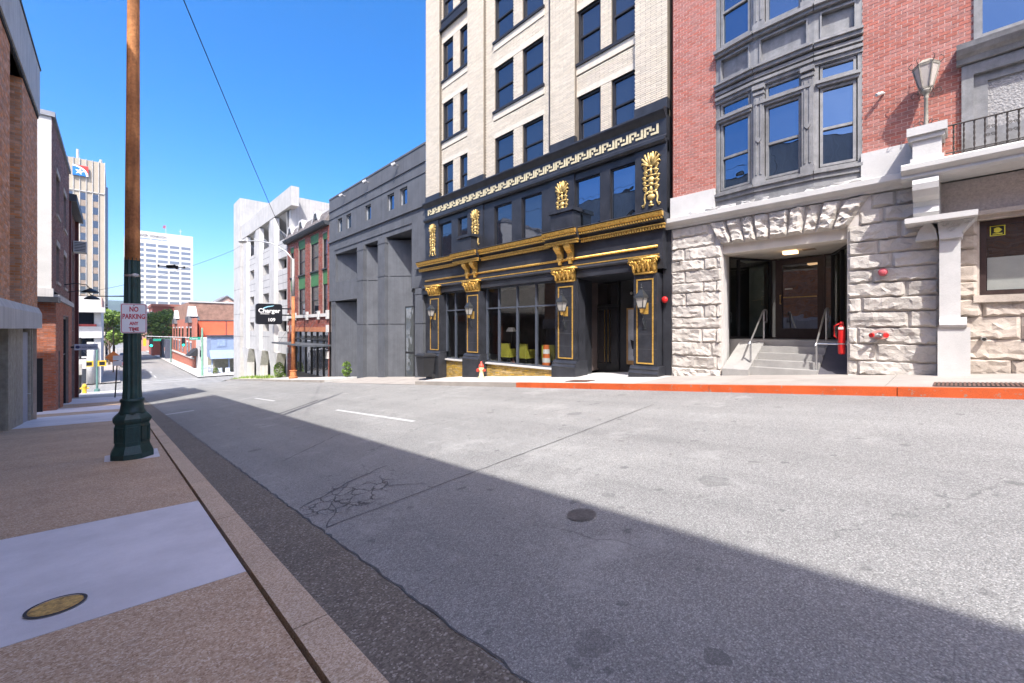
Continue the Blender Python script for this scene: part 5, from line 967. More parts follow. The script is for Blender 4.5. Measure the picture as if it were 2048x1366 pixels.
# ---------------------------------------------------------------- left: brick building with white stucco flank
c2_ = thing('brick_building_white_flank', 'weathered brick building with a bare white stucco side wall', 'building', (-2,30,-2.5)); FL2 = Fr((-1.9,0,0), (0,1,0), (1,0,0)); RB3 = M('weathered_purple_brick', (.30,.16,.13), .88, .14, 6, .25, 100, rnd=.3); WST = M('white_stucco', (.58,.57,.55), .9, .04, 1.5, .2, 30, stain=.08)
h2 = [(27.5,28.9,3.4,5.0),(31.2,32.7,3.4,5.05),(27.5,28.9,6.4,8.2),(31.2,32.7,6.4,8.2)]
m = MB(); FL2.wall(m, 25.7, 34.7, 2.9, 10.1, h2, -.012, .25); w_ = m.build('brick_wall', MO2, c2_); bricks(w_, FL2, [(25.7,34.7,2.95,10.1)], h2, RB3, -.012, .2, .065, near=60)
for a, b, c, d in h2: sash(c2_, FL2, a, b, c, d, M('brown_sash', (.10,.05,.04), .6), GLS, -.12, .06, .5); m = MB(); FL2.box(m, a-.1, b+.1, d, d+.25, -.05, .03); m.build('lintel', STONEB, c2_); m = MB(); FL2.box(m, a-.1, b+.1, c-.12, c, -.1, .06); m.build('sill', STONEB, c2_)
m = MB(); m.box(-12,-1.905,25.7,25.9,2.95,10.05); m.build('stucco_side_wall', WST, c2_); m = MB(); m.box(-12,-1.8,25.62,26.0,10.05,10.25); FL2.box(m, 26.0, 34.7, 10.1, 10.28, -.3, .08); m.build('parapet_cap', M('grey_flashing', (.25,.26,.29), .6), c2_)
m = MB(); m.box(-12,-1.85,25.6,25.9,2.6,2.95); m.build('side_ledge', FAS, c2_); m = MB(); m.box(-12,-1.7,25.4,26.4,2.38,2.6); m.build('flat_canopy', M('black_canopy', (.03,.032,.04), .5), c2_)
PNK = M('orange_red_brick', (.46,.17,.10), .85, .1, 8, .25, 100, rnd=.2); fl3 = Fr((-1.8,0,0), (0,1,0), (1,0,0)); h3 = [(27.0,27.8,-4,.3),(29.4,32.6,-4,1.9)]
m = MB(); fl3.wall(m, 25.9, 34.7, -4, 2.6, h3, -.012, .3); m.box(-2.35,-1.815,25.9,25.95,-4,2.4); w_ = m.build('shopfront_wall', MO2, c2_, fix=False); bricks(w_, fl3, [(25.9,34.7,-3.6,2.55)], h3, PNK, -.012, .2, .065, near=60); bricks(w_, Fr((0,25.9,0),(1,0,0),(0,-1,0)), [(-2.35,-1.8,-3.3,2.38)], [], PNK, .0, .2, .065, near=100)
m = MB(); fl3.box(m, 25.85, 34.7, 2.5, 2.72, -.1, .1); m.build('shop_cornice', FAS, c2_)
sd = sash(c2_, fl3, 29.4, 32.6, -3.2, 1.9, BLKF, GLS, -.1, .12, .62, 'shop_window'); sash(c2_, fl3, 27.0, 27.8, -2.9, .3, DBRN, GLS, -.1, .06, None)
m = MB(); m.box(-12,-2.3,26.0,34.6,-4,10); m.build('body', DIRT, c2_); m = MB(); m.box(-2.3,-2.12,25.25,25.45,-2.6,.1); m.build('black_post', BLKF, c2_)
# ---------------------------------------------------------------- left: narrow dark brick building
c3 = thing('narrow_dark_brick_building', 'narrow dark brick front with pipes behind the white flanked building', 'building', (-2,38,-3.2)); h5 = [(35.6,37.0,3.9,6.2),(38.8,40.4,3.9,6.2),(35.6,37.0,1.2,3.0),(38.8,40.4,1.2,3.0),(35.4,40.8,-5,.2)]
m = MB(); FL2.wall(m, 34.72, 41.9, -5, 8.6, h5, -.1, .3); w_ = m.build('brick_wall', MO2, c3); bricks(w_, FL2, [(34.72,41.9,-4,8.6)], h5, M('dark_brick', (.18,.075,.06), .88, .14, 6, .25, 100, rnd=.3), -.1, .2, .065, near=40)
for a, b, c, d in h5[:4]: sash(c3, FL2, a, b, c, d, STONEW, GLS, -.2, .09, .5)
sash(c3, FL2, 35.4, 40.8, -3.4, .2, M('brown_timber', (.12,.06,.05), .7), GLS, -.3, .1, None, 'shop_window')
for y in (34.8, 41.4): m = MB(); FL2.box(m, y, y+.4, -5, 9, -.2, .08); m.build('pilaster', M('maroon_paint', (.12,.035,.03), .7), c3)
m = MB(); FL2.box(m, 34.72, 41.9, 8.6, 9.0, -.3, .3); m.build('cornice', DKC, c3); m = MB(); m.box(-12,-2.3,34.75,41.88,-5,8.6); m.build('body', DIRT, c3)
t = thing('air_conditioner', 'white boxed air conditioner on the narrow dark brick front', 'air conditioner', (-1.6,39.5,6.2)); m = MB(); m.box(-1.95,-1.35,39.0,39.9,6.25,6.95); m.build('case', STONEW, t); m = MB(); [m.box(-1.9,-1.4,38.99,39.0,6.32+.1*k,6.36+.1*k) for k in range(6)]; m.build('grille', GRL, t, kind='stuff')
for k, (y, lb) in enumerate(((31.5,'nearer black gooseneck lamp over the left sidewalk'),(33.6,'farther black gooseneck lamp over the left sidewalk'))):
    t = thing('gooseneck_lamp', lb, 'lamp', (-1.2,y,3.3), 'gooseneck lamps on the left row'); z = 3.55-k*.25; m = MB(); m.tube([(-1.9,y,z),(-1.5,y,z+.1),(-1.1,y,z+.05),(-.95,y,z-.15)], .025, 6); m.build('arm', BLKF, t); m = MB(); m.lathe([(.05,.05),(.08,0),(.3,-.12),(.34,-.2),(.33,-.2),(.1,-.05)], (-.95,y,z-.15), 16); m.build('shade', BLKF, t)
t = thing('blade_sign', 'small pale blue blade sign with dark lettering on the left row', 'sign', (-1.2,34,.1)); m = MB(); m.box(-1.66,-.72,33.98,34.04,.08,.42); m.build('board', M('pale_blue_sign', (.45,.50,.62), .5), t); m = MB(); m.box(-1.95,-1.66,33.99,34.03,.2,.3); m.build('bracket', BLKF, t); NAVY = M('navy_print', (.03,.04,.12), .5)
text('Henricksen', .17, NAVY, t, (-1.1,33.972,.19), (1,0,0), fit=.66); m = MB(); m.lathe([(.09,0),(.09,.004)], (0,0,0), 14); mm = MB(); mm.add([(-1.53+p[0], 33.974-p[2], .25+p[1]) for p in m.v], m.f); mm.build('emblem', NAVY, t)
# ---------------------------------------------------------------- pole with fluted green sleeve, sign, wires
GP = M('dark_green_cast_iron', (.018,.055,.05), .45, .22, 6, .12, 50, spec=.5, streak=.3); WOOD = M('creosote_pole_wood', (.62,.27,.10), .85, .35, 1.5, .5, 30, c2=(.26,.10,.04), streak=.6)
pl = thing('utility_pole', 'wooden utility pole in a fluted dark green iron sleeve on the left sidewalk', 'utility pole', (.2,9.0,-.77)); px_, py_ = .2, 9.0; pz_ = gz(.2,9.0)
m = MB(); m.box(-.12,.52,8.7,9.32,pz_-.1,pz_+.02); m.build('foot_plate', CONC, pl)
m = MB(); oc = [(.275,0),(.275,.1),(.25,.16),(.225,.22),(.22,.56),(.245,.6),(.25,.64),(.22,.68),(.18,.72)]; m.lathe(oc, (px_,py_,pz_), 8, PI/8); m.build('base', GP, pl)
for k in range(8):
    a = k*PI/4; d = V(math.cos(a), math.sin(a), 0); s_ = V(-d.y, d.x, 0); p = V(px_,py_,pz_)+d*.203; m = MB()
    for z0, z1, w0, w1 in ((.27,.285,-.06,.06),(.5,.515,-.06,.06),(.285,.5,-.06,-.05),(.285,.5,.05,.06)): m.prism([p+s_*w0+V(0,0,z0), p+s_*w1+V(0,0,z0), p+s_*w1+V(0,0,z1), p+s_*w0+V(0,0,z1)], d*.012)
    m.build('panel_moulding', GP, pl)
m = MB(); m.lathe([(.185,.7),(.15,.76),(.135,.88),(.148,.9),(.15,.93),(.125,.95)], (px_,py_,pz_), 20); m.build('collar', GP, pl, smooth=True)
m = MB(); m.lathe([(.122,.94),(.113,1.1),(.096,3.17)], (px_,py_,pz_), 24, 0, .12); m.build('fluted_sleeve', GP, pl)
m = MB(); ll = []
for i in range(27):
    z = 2.38+i*.36; r = .094-.0017*i; ll.append([(px_+.012*i*.1+r*(1+.035*noise.noise(V(k*1.3,i*.25,3)))*math.cos(2*PI*k/18), py_+r*(1+.035*noise.noise(V(k*1.3+9,i*.25,3)))*math.sin(2*PI*k/18), z) for k in range(18)])
m.loft(ll); m.build('wood_shaft', WOOD, pl, smooth=True)
m = MB(); m.lathe([(.101,2.12),(.101,2.15)], (px_,py_,0), 20); m.build('strap', STEEL, pl); m = MB(); m.ell((px_+.03,py_-.11,2.14), (.05,.03,.03)); m.build('clip', STONEW, pl, smooth=True)
sg = thing('no_parking_sign', 'white no parking sign with red lettering on the green sleeved pole', 'sign', (.2,8.82,1.23)); REDL = M('sign_red', (.50,.03,.05), .45); SWH = M('sign_reflective_white', (.72,.72,.74), .4, .03)
x0, x1, z0, z1 = .06, .368, 1.228, 1.688; xc = (x0+x1)/2; ysn = 8.80
m = MB(); m.prism(rr(x0,x1,z0,z1,.025,ysn), (0,.006,0)); m.build('plate', SWH, sg)
def ring(m, o, i_, d): n = len(o); m.add(o+i_, [(k, (k+1) % n, n+(k+1) % n, n+k) for k in range(n)])
m = MB(); ring(m, rr(x0+.008,x1-.008,z0+.008,z1-.008,.022,ysn-.0015), rr(x0+.016,x1-.016,z0+.016,z1-.016,.018,ysn-.0015), 0); m.build('border', REDL, sg, fix=False)
for s_, sz, z, ft in (('NO',.105,1.565,.105),('PARKING',.105,1.452,.262),('ANY',.07,1.355,.108),('TIME',.07,1.268,.118)): text(s_, sz, REDL, sg, (xc,ysn-.001,z), (1,0,0), depth=.0006, bold=.0035, fit=ft)
for z in (z0+.028, z1-.028): m = MB(); m.tube([(xc,ysn-.002,z),(xc,ysn-.007,z)], .009, 8); m.build('bolt', IRON, sg)
m = MB(); m.box(xc-.02,xc+.02,8.806,8.92,1.3,1.34); m.box(xc-.02,xc+.02,8.806,8.92,1.58,1.62); m.build('bracket', STEEL, sg)
def wire(name, label, a, b, sag, r=.012, n=24):
    a, b = Vector(a), Vector(b); m = MB(); m.tube([a.lerp(b, i/n)-V(0,0,sag*4*(i/n)*(1-i/n)) for i in range(n+1)], r, 5); o = m.build(name, M('cable_black', (.02,.02,.022), .6)); tag(o, label, 'cable')
E_ = V(9.3,32.7,6.35); S_ = V(1.23,12.6,9.1); wire('overhead_cable', 'black overhead cable running down to the rusty street lamp', E_+(S_-E_)*1.35, E_, .15)
wire('span_cable', 'thick black cable from the dark brick front to the green pole', (-1.85,41,3.55), (.2,9.1,1.82), .02, .012)
wire('thin_cable', 'thin cable crossing the sky towards the parking garage', (-1.9,60,5.0), (10.3,58,10.6), .5, .02)
# small drone hovering over the street
t = thing('drone', 'small black drone hovering in front of the white office tower', 'drone', (.77,10.3,2.44)); dc = V(.77,10.3,2.48); ax = V(CS,-SN,0); ay = V(SN,CS,0); PLK = M('drone_black', (.012,.012,.014), .45)
m = MB(); m.loft([[dc+ax*a+ay*q*w_+V(0,0,h*z) for q, z in ((-1,-1),(1,-1),(1,1),(-1,1))] for a, w_, h in ((-.06,.02,.018),(-.05,.04,.028),(.1,.04,.026),(.13,.025,.018))]); m.build('body', PLK, t)
for sx, sy in ((-1,-1),(-1,1),(1,-1),(1,1)):
    e = dc+ax*(sx*.15+.02)+ay*sy*.12+V(0,0,.0); m = MB(); m.tube([dc+ax*sx*.05+ay*sy*.03, e], .009, 6); m.build('arm', PLK, t); m = MB(); m.lathe([(.014,-.02),(.014,.02)], e, 8); m.build('motor', PLK, t); m = MB(); m.prism([e+ax*-.07+V(0,0,.021), e+ax*.07+ay*.008+V(0,0,.021), e+ax*.07+ay*-.008+V(0,0,.021)], (0,0,.002)); m.build('propeller', PLK, t)
m = MB(); m.ell(dc+ax*.12+V(0,0,-.03), (.022,.022,.022)); m.build('camera_gimbal', PLK, t, smooth=True)
# ---------------------------------------------------------------- corner plaza furniture (left)
GPT = M('signal_green_paint', (.10,.20,.18), .5, .1); AMB = M('amber_housing', (.70,.45,.04), .5)
def post(x, y, h, r, mat): m = MB(); m.tube([(x,y,base(y)),(x,y,base(y)+h)], r, 10); return m
t = thing('pedestrian_signal_post', 'green post with two yellow pedestrian signal boxes on the far corner', 'signal', (-1.28,58,base(58))); post(-1.28,58,4.3,.09,GPT).build('post', GPT, t); m = MB(); m.lathe([(.22,0),(.2,.25),(.1,.3)], (-1.28,58,base(58)), 10); m.build('base', GPT, t)
for dx in (-.55,.35): m = MB(); m.box(-1.28+dx-.3,-1.28+dx+.3,57.85,58.15,base(58)+2.5,base(58)+3.05); hs = m.build('signal_box', AMB, t); m = MB(); m.box(-1.28+dx-.2,-1.28+dx+.2,57.84,57.85,base(58)+2.6,base(58)+2.95); m.build('lens', BLKF, hs)
t = thing('notice_post', 'dark post with a white rectangular notice on the far corner', 'sign', (-2.35,56,base(56))); post(-2.35,56,5.2,.08,BLKF).build('post', BLKF, t); m = MB(); m.box(-2.8,-1.95,55.88,55.92,base(56)+2.3,base(56)+3.2); m.build('notice', STONEW, t)
t = thing('yellow_fire_hydrant', 'yellow fire hydrant on the far corner beside the notice post', 'fire hydrant', (-1.9,54,base(54))); m = MB(); m.lathe([(.2,0),(.15,.1),(.14,.6),(.18,.65),(.14,.8),(.04,.9)], (-2.0,54,base(54)), 12); m.build('barrel', AMB, t, smooth=True); m = MB(); m.tube([(-2.3,54,base(54)+.5),(-1.7,54,base(54)+.5)], .07, 8); m.build('outlets', AMB, t)
t = thing('parking_sign_post', 'thin dark leaning post with two small white parking plates beside the kerb', 'sign', (.02,37,base(37))); zb = base(37); m = MB(); m.tube([(.0,37.2,zb),(.12,37.2,zb+2.6)], .04, 6); m.build('post', BLKF, t)
for z in (2.05,2.4): m = MB(); m.box(-.1,.36,37.12,37.14,zb+z,zb+z+.3); m.build('plate', SWH, t)
t = thing('corner_cabinet', 'pale grey utility cabinet on legs on the far corner', 'cabinet', (-3.0,50,base(50))); m = MB(); m.box(-3.7,-2.0,49.8,50.3,base(50)+1.7,base(50)+2.6); m.build('case', M('cabinet_beige', (.5,.48,.44), .6), t)
for x in (-3.5,-2.2): m = MB(); m.box(x-.06,x+.06,49.95,50.1,base(50),base(50)+1.7); m.build('leg', BLKF, t)
# ---------------------------------------------------------------- white corner building
c4 = thing('white_corner_building', 'white low corner building with a flat overhanging canopy across the side street', 'building', (-6,80,-6)); fy = FY(75); WH2 = M('white_render', (.55,.54,.525), .85, .05, 1, .1, 30, stain=.1)
m = MB(); fy.wall(m, -24, -1.3, -7, 5.3, [(-8,-1.9,1.75,3.3),(-8,-1.9,-2.2,.1),(-8,-2.6,-5.8,-2.4)], 0, .3); m.build('front_wall', WH2, c4, fix=False); m = MB(); m.box(-24,-1.32,75.4,95,-7,5.2); m.build('body', WH2, c4)
m = MB(); fy.box(m, -24, -.9, 3.32, 3.95, -1, 1.6); m.build('canopy', WH2, c4); m = MB(); fy.box(m, -24, -1.2, .1, 1.55, .01, .3); m.build('sign_fascia', WH2, c4); m = MB(); fy.box(m, -8, -1.7, 1.56, 1.85, .02, .22); m.build('red_planter', M('red_planter', (.4,.07,.06), .7), c4)
for z0, z1 in ((1.75,3.3),(-2.2,.1),(-5.8,-2.4)):
    for k in range(4): m = MB(); fy.box(m, -8+1.52*k+.06, -8+1.52*(k+1)-.06, z0, z1, -.25, -.2); m.build('window_pane', GLS, c4)
m = MB(); m.box(-1.3,-1.2,75,90,4.0,5.3); m.build('pink_return', M('pink_brick_patch', (.5,.3,.25), .85), c4); m = MB(); m.lathe([(.35,0),(.35,5.2)], (-2.2,74.6,-5.6), 16); m.build('round_column', WH2, c4, smooth=True)
# ---------------------------------------------------------------- beige bank tower
tw = thing('beige_tower', 'tall beige office tower with a blue star logo near its top', 'tower', (-12,140,-7)); TAN = M('tan_panel', (.40,.35,.275), .8, .05, .4); fy = FY(130); WFN = M('white_fin', (.5,.49,.47), .7); BRWP = M('brown_spandrel', (.30,.24,.19), .7)
m = MB(); m.box(-24,-1.6,130,150,-7,38); m.build('body', TAN, tw); m = MB(); m.box(-1.6,-1.15,131,150,-7,33); m.build('glass_corner', GLS, tw)
for k in range(24): x = -1.65-.97*k; m = MB(); fy.box(m, x-.05, x+.05, -7, 38.1, 0, .2); m.build('fin', WFN, tw)
wp = None; sp_ = None
for k in (1, 3, 5, 7, 9):
    for j in range(13):
        x, z = -1.65-.97*(k+1), 29.2-2.9*j
        if wp is None: m = MB(); fy.box(m, x+.08, x+.89, z, z+1.5, 0, .06); wp = m.build('window', GLS, tw); m = MB(); fy.box(m, x+.08, x+.89, z-1.3, z-.05, 0, .05); sp_ = m.build('spandrel', BRWP, tw); o_ = (x, z)
        else: dup(wp, (x-o_[0],0,z-o_[1]), tw); dup(sp_, (x-o_[0],0,z-o_[1]), tw)
m = MB(); fy.box(m, -24, -1.6, 31.0, 31.15, 0, .2); m.build('storey_line', WFN, tw)
lg = thing('x', '', '', (-5.4,129.5,35.3)); lg.name = 'logo_sign'; WL['logo_sign'] = V(-5.4,129.5,35.3); place(lg, (-5.4,129.5,35.3), tw); [lg.__delitem__(k) for k in ('label','category')]; q0, q1, s0, s1 = -6.6, -4.2, 34.2, 36.4
LBL = M('logo_blue', (.02,.18,.55), .5); LRD = M('logo_red', (.65,.05,.04), .5); yl = 129.45
m = MB(); m.box(q0,q1,yl,yl+.3,s0,s1); m.build('logo_panel', LBL, lg)
arc = [(q0+.35*0+ (q1-q0)*math.sin(a*PI/16), s0+(s1-s0)*math.cos(a*PI/16)) for a in range(9)]
m = MB(); m.add([(x,yl-.02,z) for x, z in arc]+[(q1,yl-.02,s1)], [tuple(range(10))]); m.build('logo_corner', LRD, lg, fix=False)
m = MB(); ou = [(q0+(q1-q0)*1.0*math.sin(a*PI/16), s0+(s1-s0)*1.0*math.cos(a*PI/16)) for a in range(9)]; inn = [(q0+(q1-q0)*.86*math.sin(a*PI/16), s0+(s1-s0)*.86*math.cos(a*PI/16)) for a in range(9)]; m.add([(x,yl-.04,z) for x, z in ou+inn], [(k,k+1,10+k,9+k) for k in range(8)]); m.build('logo_arc', WHT, lg, fix=False)
m = MB(); m.add([(q0+1.05+(.75 if k % 2 == 0 else .3)*math.sin(k*PI/5+.2), yl-.03, s0+.85+(.75 if k % 2 == 0 else .3)*math.cos(k*PI/5+.2)) for k in range(10)], [tuple(range(10))]); m.build('logo_star', WHT, lg, fix=False)
for x, h in ((-5.9,2.2),(-2.3,.9)): m = MB(); m.tube([(x,131,38),(x,131,38+h)], .25, 6); m.build('roof_mast', WFN, tw)
# ---------------------------------------------------------------- white office tower
ot = thing('white_office_tower', 'distant white office tower with rows of dark strip windows', 'tower', (16,260,-8)); fy = FY(250); m = MB(); m.box(3.2,27,250,285,-9,45); m.build('body', M('white_tower_panel', (.55,.54,.52), .8, .02, .3), ot); wp = None
for c_ in range(6):
    for j in range(21):
        x, z = 22.6-4.18*c_, 38.3-2.36*j
        if x < 3: continue
        if wp is None: m = MB(); fy.box(m, x, x+3.5, z, z+1.3, -.2, .03); wp = m.build('strip_window', glass_dark('tower_glass', (.12,.13,.15), .1), ot); o_ = (x, z)
        else: dup(wp, (x-o_[0],0,z-o_[1]), ot)
text('BAKER, DONELSON', 1.5, M('dark_letter', (.05,.045,.04), .6), ot, (12.4,249.9,42.6), (1,0,0), fit=9.6); m = MB(); [m.box(a,b,249.9,250,41.6,41.9) for a, b in ((7.8,11.5),(12,15.4),(15.8,17.6))]; m.build('small_lettering', M('blue_letter', (.2,.3,.5), .6), ot, kind='stuff')
m = MB(); m.tube([(17.1,251,45),(17.1,251,49)], .1, 6); m.build('flag_pole', WFN, ot); m = MB(); m.add([(17.1,251,49),(16.2,250.9,48.8),(15.9,251.1,47.6),(16.6,251,47.3),(17.1,251,47.7)], [(0,1,2,3,4)]); m.build('flag', M('flag_red_blue', (.35,.12,.18), .7), ot, fix=False); m = MB(); m.tube([(22.4,251,45),(22.4,251,48)], .12, 6); m.box(21.8,23,250.9,251,46.8,47); m.build('antenna', GALV, ot)
# ---------------------------------------------------------------- buildings beyond the side street, right
BLU = M('light_blue_paint', (.24,.31,.45), .7, .06, 1.5); d1 = thing('light_blue_building', 'small light blue painted building across the side street', 'building', (14,82,-6)); fy = FY(80)
m = MB(); fy.box(m, 10.9, 20, -3.3, .0, -4, 0); m.build('upper_wall', BLU, d1); m = MB(); fy.box(m, 10.75, 20, .0, .22, -4, .25); m.build('cornice', DKC, d1); m = MB(); m.prism([fy.P(10.7,-3.4,1.3), fy.P(10.7,-2.1,.0), fy.P(10.7,-3.4,.0)], (9.3,0,0)); m.build('skirt_roof', BLU, d1); m = MB(); fy.box(m, 11.6, 12.9, -1.6, -.4, .0, .06); m.build('window_panel', BLU, d1); m = MB(); fy.box(m, 11.7, 12.8, -1.5, -.5, .06, .08); m.build('window_pane', M('blue_shutter', (.26,.34,.5), .6), d1)
m = MB(); fy.box(m, 10.9, 20, -7, -3.35, -3, -1.5); m.build('ground_floor_wall', M('olive_wall', (.30,.29,.22), .8), d1)
for k in range(4): x = 10.95+2.2*k; m = MB(); fy.box(m, x, x+.18, -7, -3.3, 0, .2); m.build('porch_post', BLU, d1)
pf = thing('picket_fence', 'short pale picket fence before the light blue building', 'fence', (10.0,79,-6)); 
for k in range(9): x = 9.45+.17*k; m = MB(); m.box(x,x+.1,78.6,78.64,-5.95,-4.3); m.build('picket', M('pale_picket', (.62,.68,.78), .7), pf)
m = MB(); m.box(9.4,11.0,78.64,78.68,-4.75,-4.65); m.build('fence_rail', MAT['pale_picket'], pf)
for k, (x, lb) in enumerate(((12.0,'pale blue plastic chair with plants on the porch'),(13.0,'second pale chair on the porch farther right'))): t = thing('porch_chair', lb, 'chair', (x,79.3,-6)); m = MB(); m.box(x-.3,x+.3,79.0,79.6,-5.6,-5.5); m.build('seat', MAT['pale_picket'], t); m = MB(); m.box(x-.3,x+.3,79.55,79.62,-5.5,-4.9); m.build('backrest', MAT['pale_picket'], t); m = MB(); [m.box(a-.03,a+.03,b-.03,b+.03,-6.0,-5.6) for a in (x-.26,x+.26) for b in (79.05,79.55)]; m.build('legs', MAT['pale_picket'], t)
bush(11.4,79.2,-6,(.4,.4,.6),'dark potted plant on the light blue porch',250,.1)
d2 = thing('white_low_building', 'low white rendered building between the blue and brick fronts', 'building', (12,90,-6)); m = MB(); m.box(10.7,24,86,97,-7,-.35); m.build('wall', WH2, d2); m = MB(); m.box(10.66,10.7,88,90,-3.6,-1.8); m.build('window', GLS, d2); m = MB(); m.box(11.3,12.2,85.95,86,-3.2,-1.6); m.build('window', GLS, d2)
d3 = thing('orange_red_building', 'bright orange red painted wall above the white low building', 'building', (15,98,-6)); m = MB(); m.box(11.4,17.2,97.2,106,-7,2.75); m.build('wall', M('orange_red_paint', (.66,.13,.06), .8, .08, .8, .1, 20), d3); m = MB(); m.box(11.35,17.3,97.1,106,2.75,2.9); m.build('parapet_cap', DKC, d3); m = MB(); m.box(15.6,15.68,97.1,97.2,-3,2.75); m.build('downpipe', DKC, d3)
OB = M('old_brown_brick', (.36,.21,.155), .9, .16, .8, .3, 20, stain=.3); OR = M('red_front_brick', (.42,.15,.10), .88, .1, 1.5, .2, 20); d4 = thing('gabled_brick_building', 'old brown brick building with white gabled turrets beyond the side street', 'building', (16,118,-6))
m = MB(); m.box(10.9,32,107,136,-7,6.65); m.build('side_wall', OB, d4); m = MB(); m.box(10.5,10.9,95,136,-7,3.2); m.build('street_front', OR, d4); m = MB(); m.box(10.8,32.1,106.8,107,6.65,6.9); m.build('coping', STONEW, d4)
FR5 = Fr((10.5,0,0), (0,1,0), (-1,0,0))
for y in (99,104,112,118,124,130):
    for z in (-.6,-3.4): m = MB(); FR5.box(m, y, y+2.2, z-.2, z+2.0, -.05, .04); m.build('window', GLS, d4); m = MB(); FR5.box(m, y-.1, y+2.3, z+2.0, z+2.3, -.05, .1); m.build('lintel', STONEW, d4)
m = MB(); FR5.box(m, 95, 136, -4.3, -4.0, 0, .2); m.build('stone_band', STONEW, d4)
for yc in (101.5,127):
    m = MB(); FR5.poly(m, [(yc-3,2.4),(yc+3,2.4),(yc+2.2,3.6),(yc-2.2,3.6)], -1.2, .5); m.build('mansard', M('dark_mansard', (.10,.10,.11), .7), d4); m = MB(); FR5.poly(m, [(yc-2.6,3.6),(yc+2.6,3.6),(yc+1.4,4.6),(yc,5.6),(yc-1.4,4.6)], -.9, .3); m.build('white_gable', STONEW, d4)
m = MB(); m.prism([(9.3,92.5,-3.6),(10.6,92.5,-2.2),(10.6,92.5,-3.6)], (0,4.5,0)); m.build('black_awning', M('awning_black', (.03,.03,.035), .7), d4)
d5 = thing('dark_brick_building', 'dark red brick building behind the street tree', 'building', (11,165,-6)); m = MB(); m.box(8.2,20,166,185,-8,8.0); m.build('wall', M('far_red_brick', (.30,.09,.06), .9, .1, .5), d5); m = MB(); m.box(7.9,20.3,165.7,185,8.0,8.7); m.build('cornice', M('far_cornice', (.35,.13,.09), .8), d5)
for k in range(3):
    for j in range(3): m = MB(); m.box(8.16,8.2,168+5*k,170.4+5*k,4.8-3.4*j,6.8-3.4*j); m.build('window', GLS, d5)
d6 = thing('gable_roof_house', 'pink gabled house roof rising behind the brown brick building', 'house', (26,160,0)); m = MB(); m.prism([(21.5,160,6),(30.5,160,6),(30.5,160,8.2),(26,160,11.4),(21.5,160,8.2)], (0,12,0)); m.build('gable_wall', M('pink_render', (.55,.37,.30), .85), d6); m = MB(); m.prism([(21.0,159.6,7.9),(26,159.6,11.5),(26,159.6,11.9),(21.0,159.6,8.3)], (0,13,0)); m.prism([(31.0,159.6,7.9),(26,159.6,11.5),(26,159.6,11.9),(31.0,159.6,8.3)], (0,13,0)); m.build('roof', M('grey_shingle', (.2,.2,.21), .9), d6); m = MB(); m.box(25.6,26.4,159.9,160,9.2,10.0); m.build('window', STONEW, d6)
d7 = thing('distant_pink_building', 'distant pink brick building at the end of the street', 'building', (4,210,-6)); m = MB(); m.box(3.0,20,215,230,-9,5.0); m.build('wall', M('far_pink_brick', (.45,.25,.2), .9), d7); m = MB(); [m.box(3.6+2.6*k,4.9+2.6*k,214.9,215,-3+3*j,-1.2+3*j) for k in range(5) for j in range(3)]; m.build('windows', GLS, d7, kind='stuff')
d8 = thing('dark_grey_shop', 'dark grey shop beyond the street tree', 'shop', (9,130,-6)); m = MB(); m.box(9.3,10.4,138,150,-8,-1.5); m.build('wall', M('slate_paint', (.08,.09,.13), .7), d8); m = MB(); m.box(9.28,9.3,139,142,-6.5,-3.5); m.build('window', GLS, d8)
# trees
tree(9.0,148,13.3,4.2,'leafy green street tree before the dark red brick building',5200,.30,lobes=22); tree(-.9,120,11.5,3.2,'green tree on the far left sidewalk under the hill',4200,.26,lobes=18); tree(-.2,170,11,3.4,'far green tree at the bottom of the street',2600,.3,lobes=14)
tree(17.5,150,13.6,4.5,'green tree showing over the brown brick parapet beside the tower',2600,.34,z0=-5,lobes=14); tree(27,148,12.6,4.5,'green treetop between the brick parapet and the gabled house',2400,.34,z0=-5,lobes=14)
# mast arm signals and street names
SGN = M('street_sign_green', (.01,.30,.20), .5); GL = emit('signal_green', (.02,.9,.55), 2.)
t = thing('signal_mast', 'pale green signal mast with a long arm over the side street', 'traffic light', (9.3,76,base(76))); m = MB(); m.tube([(9.3,76,base(76)),(9.3,76,1.4)], [.16,.11], 10); m.build('mast', M('mast_green', (.22,.42,.30), .5), t); m = MB(); m.tube([(9.3,76,-.1),(3.0,76,.25)], [.08,.05], 8); m.build('arm', GALV, t)
for x in (7.1,3.6):
    m = MB(); m.box(x-.2,x+.2,75.7,75.95,-1.25,-.05); hd = m.build('signal_head', BLKF, t); m = MB(); m.tube([(x,75.7,-1.05),(x,75.66,-1.05)], .14, 12); m.build('green_lens', GL, hd)
sg = thing('street_name_sign', 'green street name sign reading Cherry on the mast arm', 'sign', (8.3,75.8,-.4)); m = MB(); m.box(7.75,9.05,75.76,75.8,-.35,.05); m.build('plate', SGN, sg); text('Cherry', .34, WHT, sg, (8.3,75.75,-.26), (1,0,0), fit=.85)
t = thing('far_signal_mast', 'thin far signal mast with a green street sign', 'traffic light', (8.8,118,base(118))); m = MB(); m.tube([(8.9,118,base(118)),(8.9,118,-.4)], .12, 8); m.build('mast', GPT, t); m = MB(); m.tube([(8.9,118,-1.0),(4.6,118,-.9)], .07, 6); m.build('arm', GPT, t); m = MB(); m.box(5.6,7.2,117.8,117.9,-1.4,-.95); m.build('street_plate', SGN, t); m = MB(); m.box(4.3,4.8,117.7,118,-2.4,-.8); m.build('amber_signal', AMB, t)
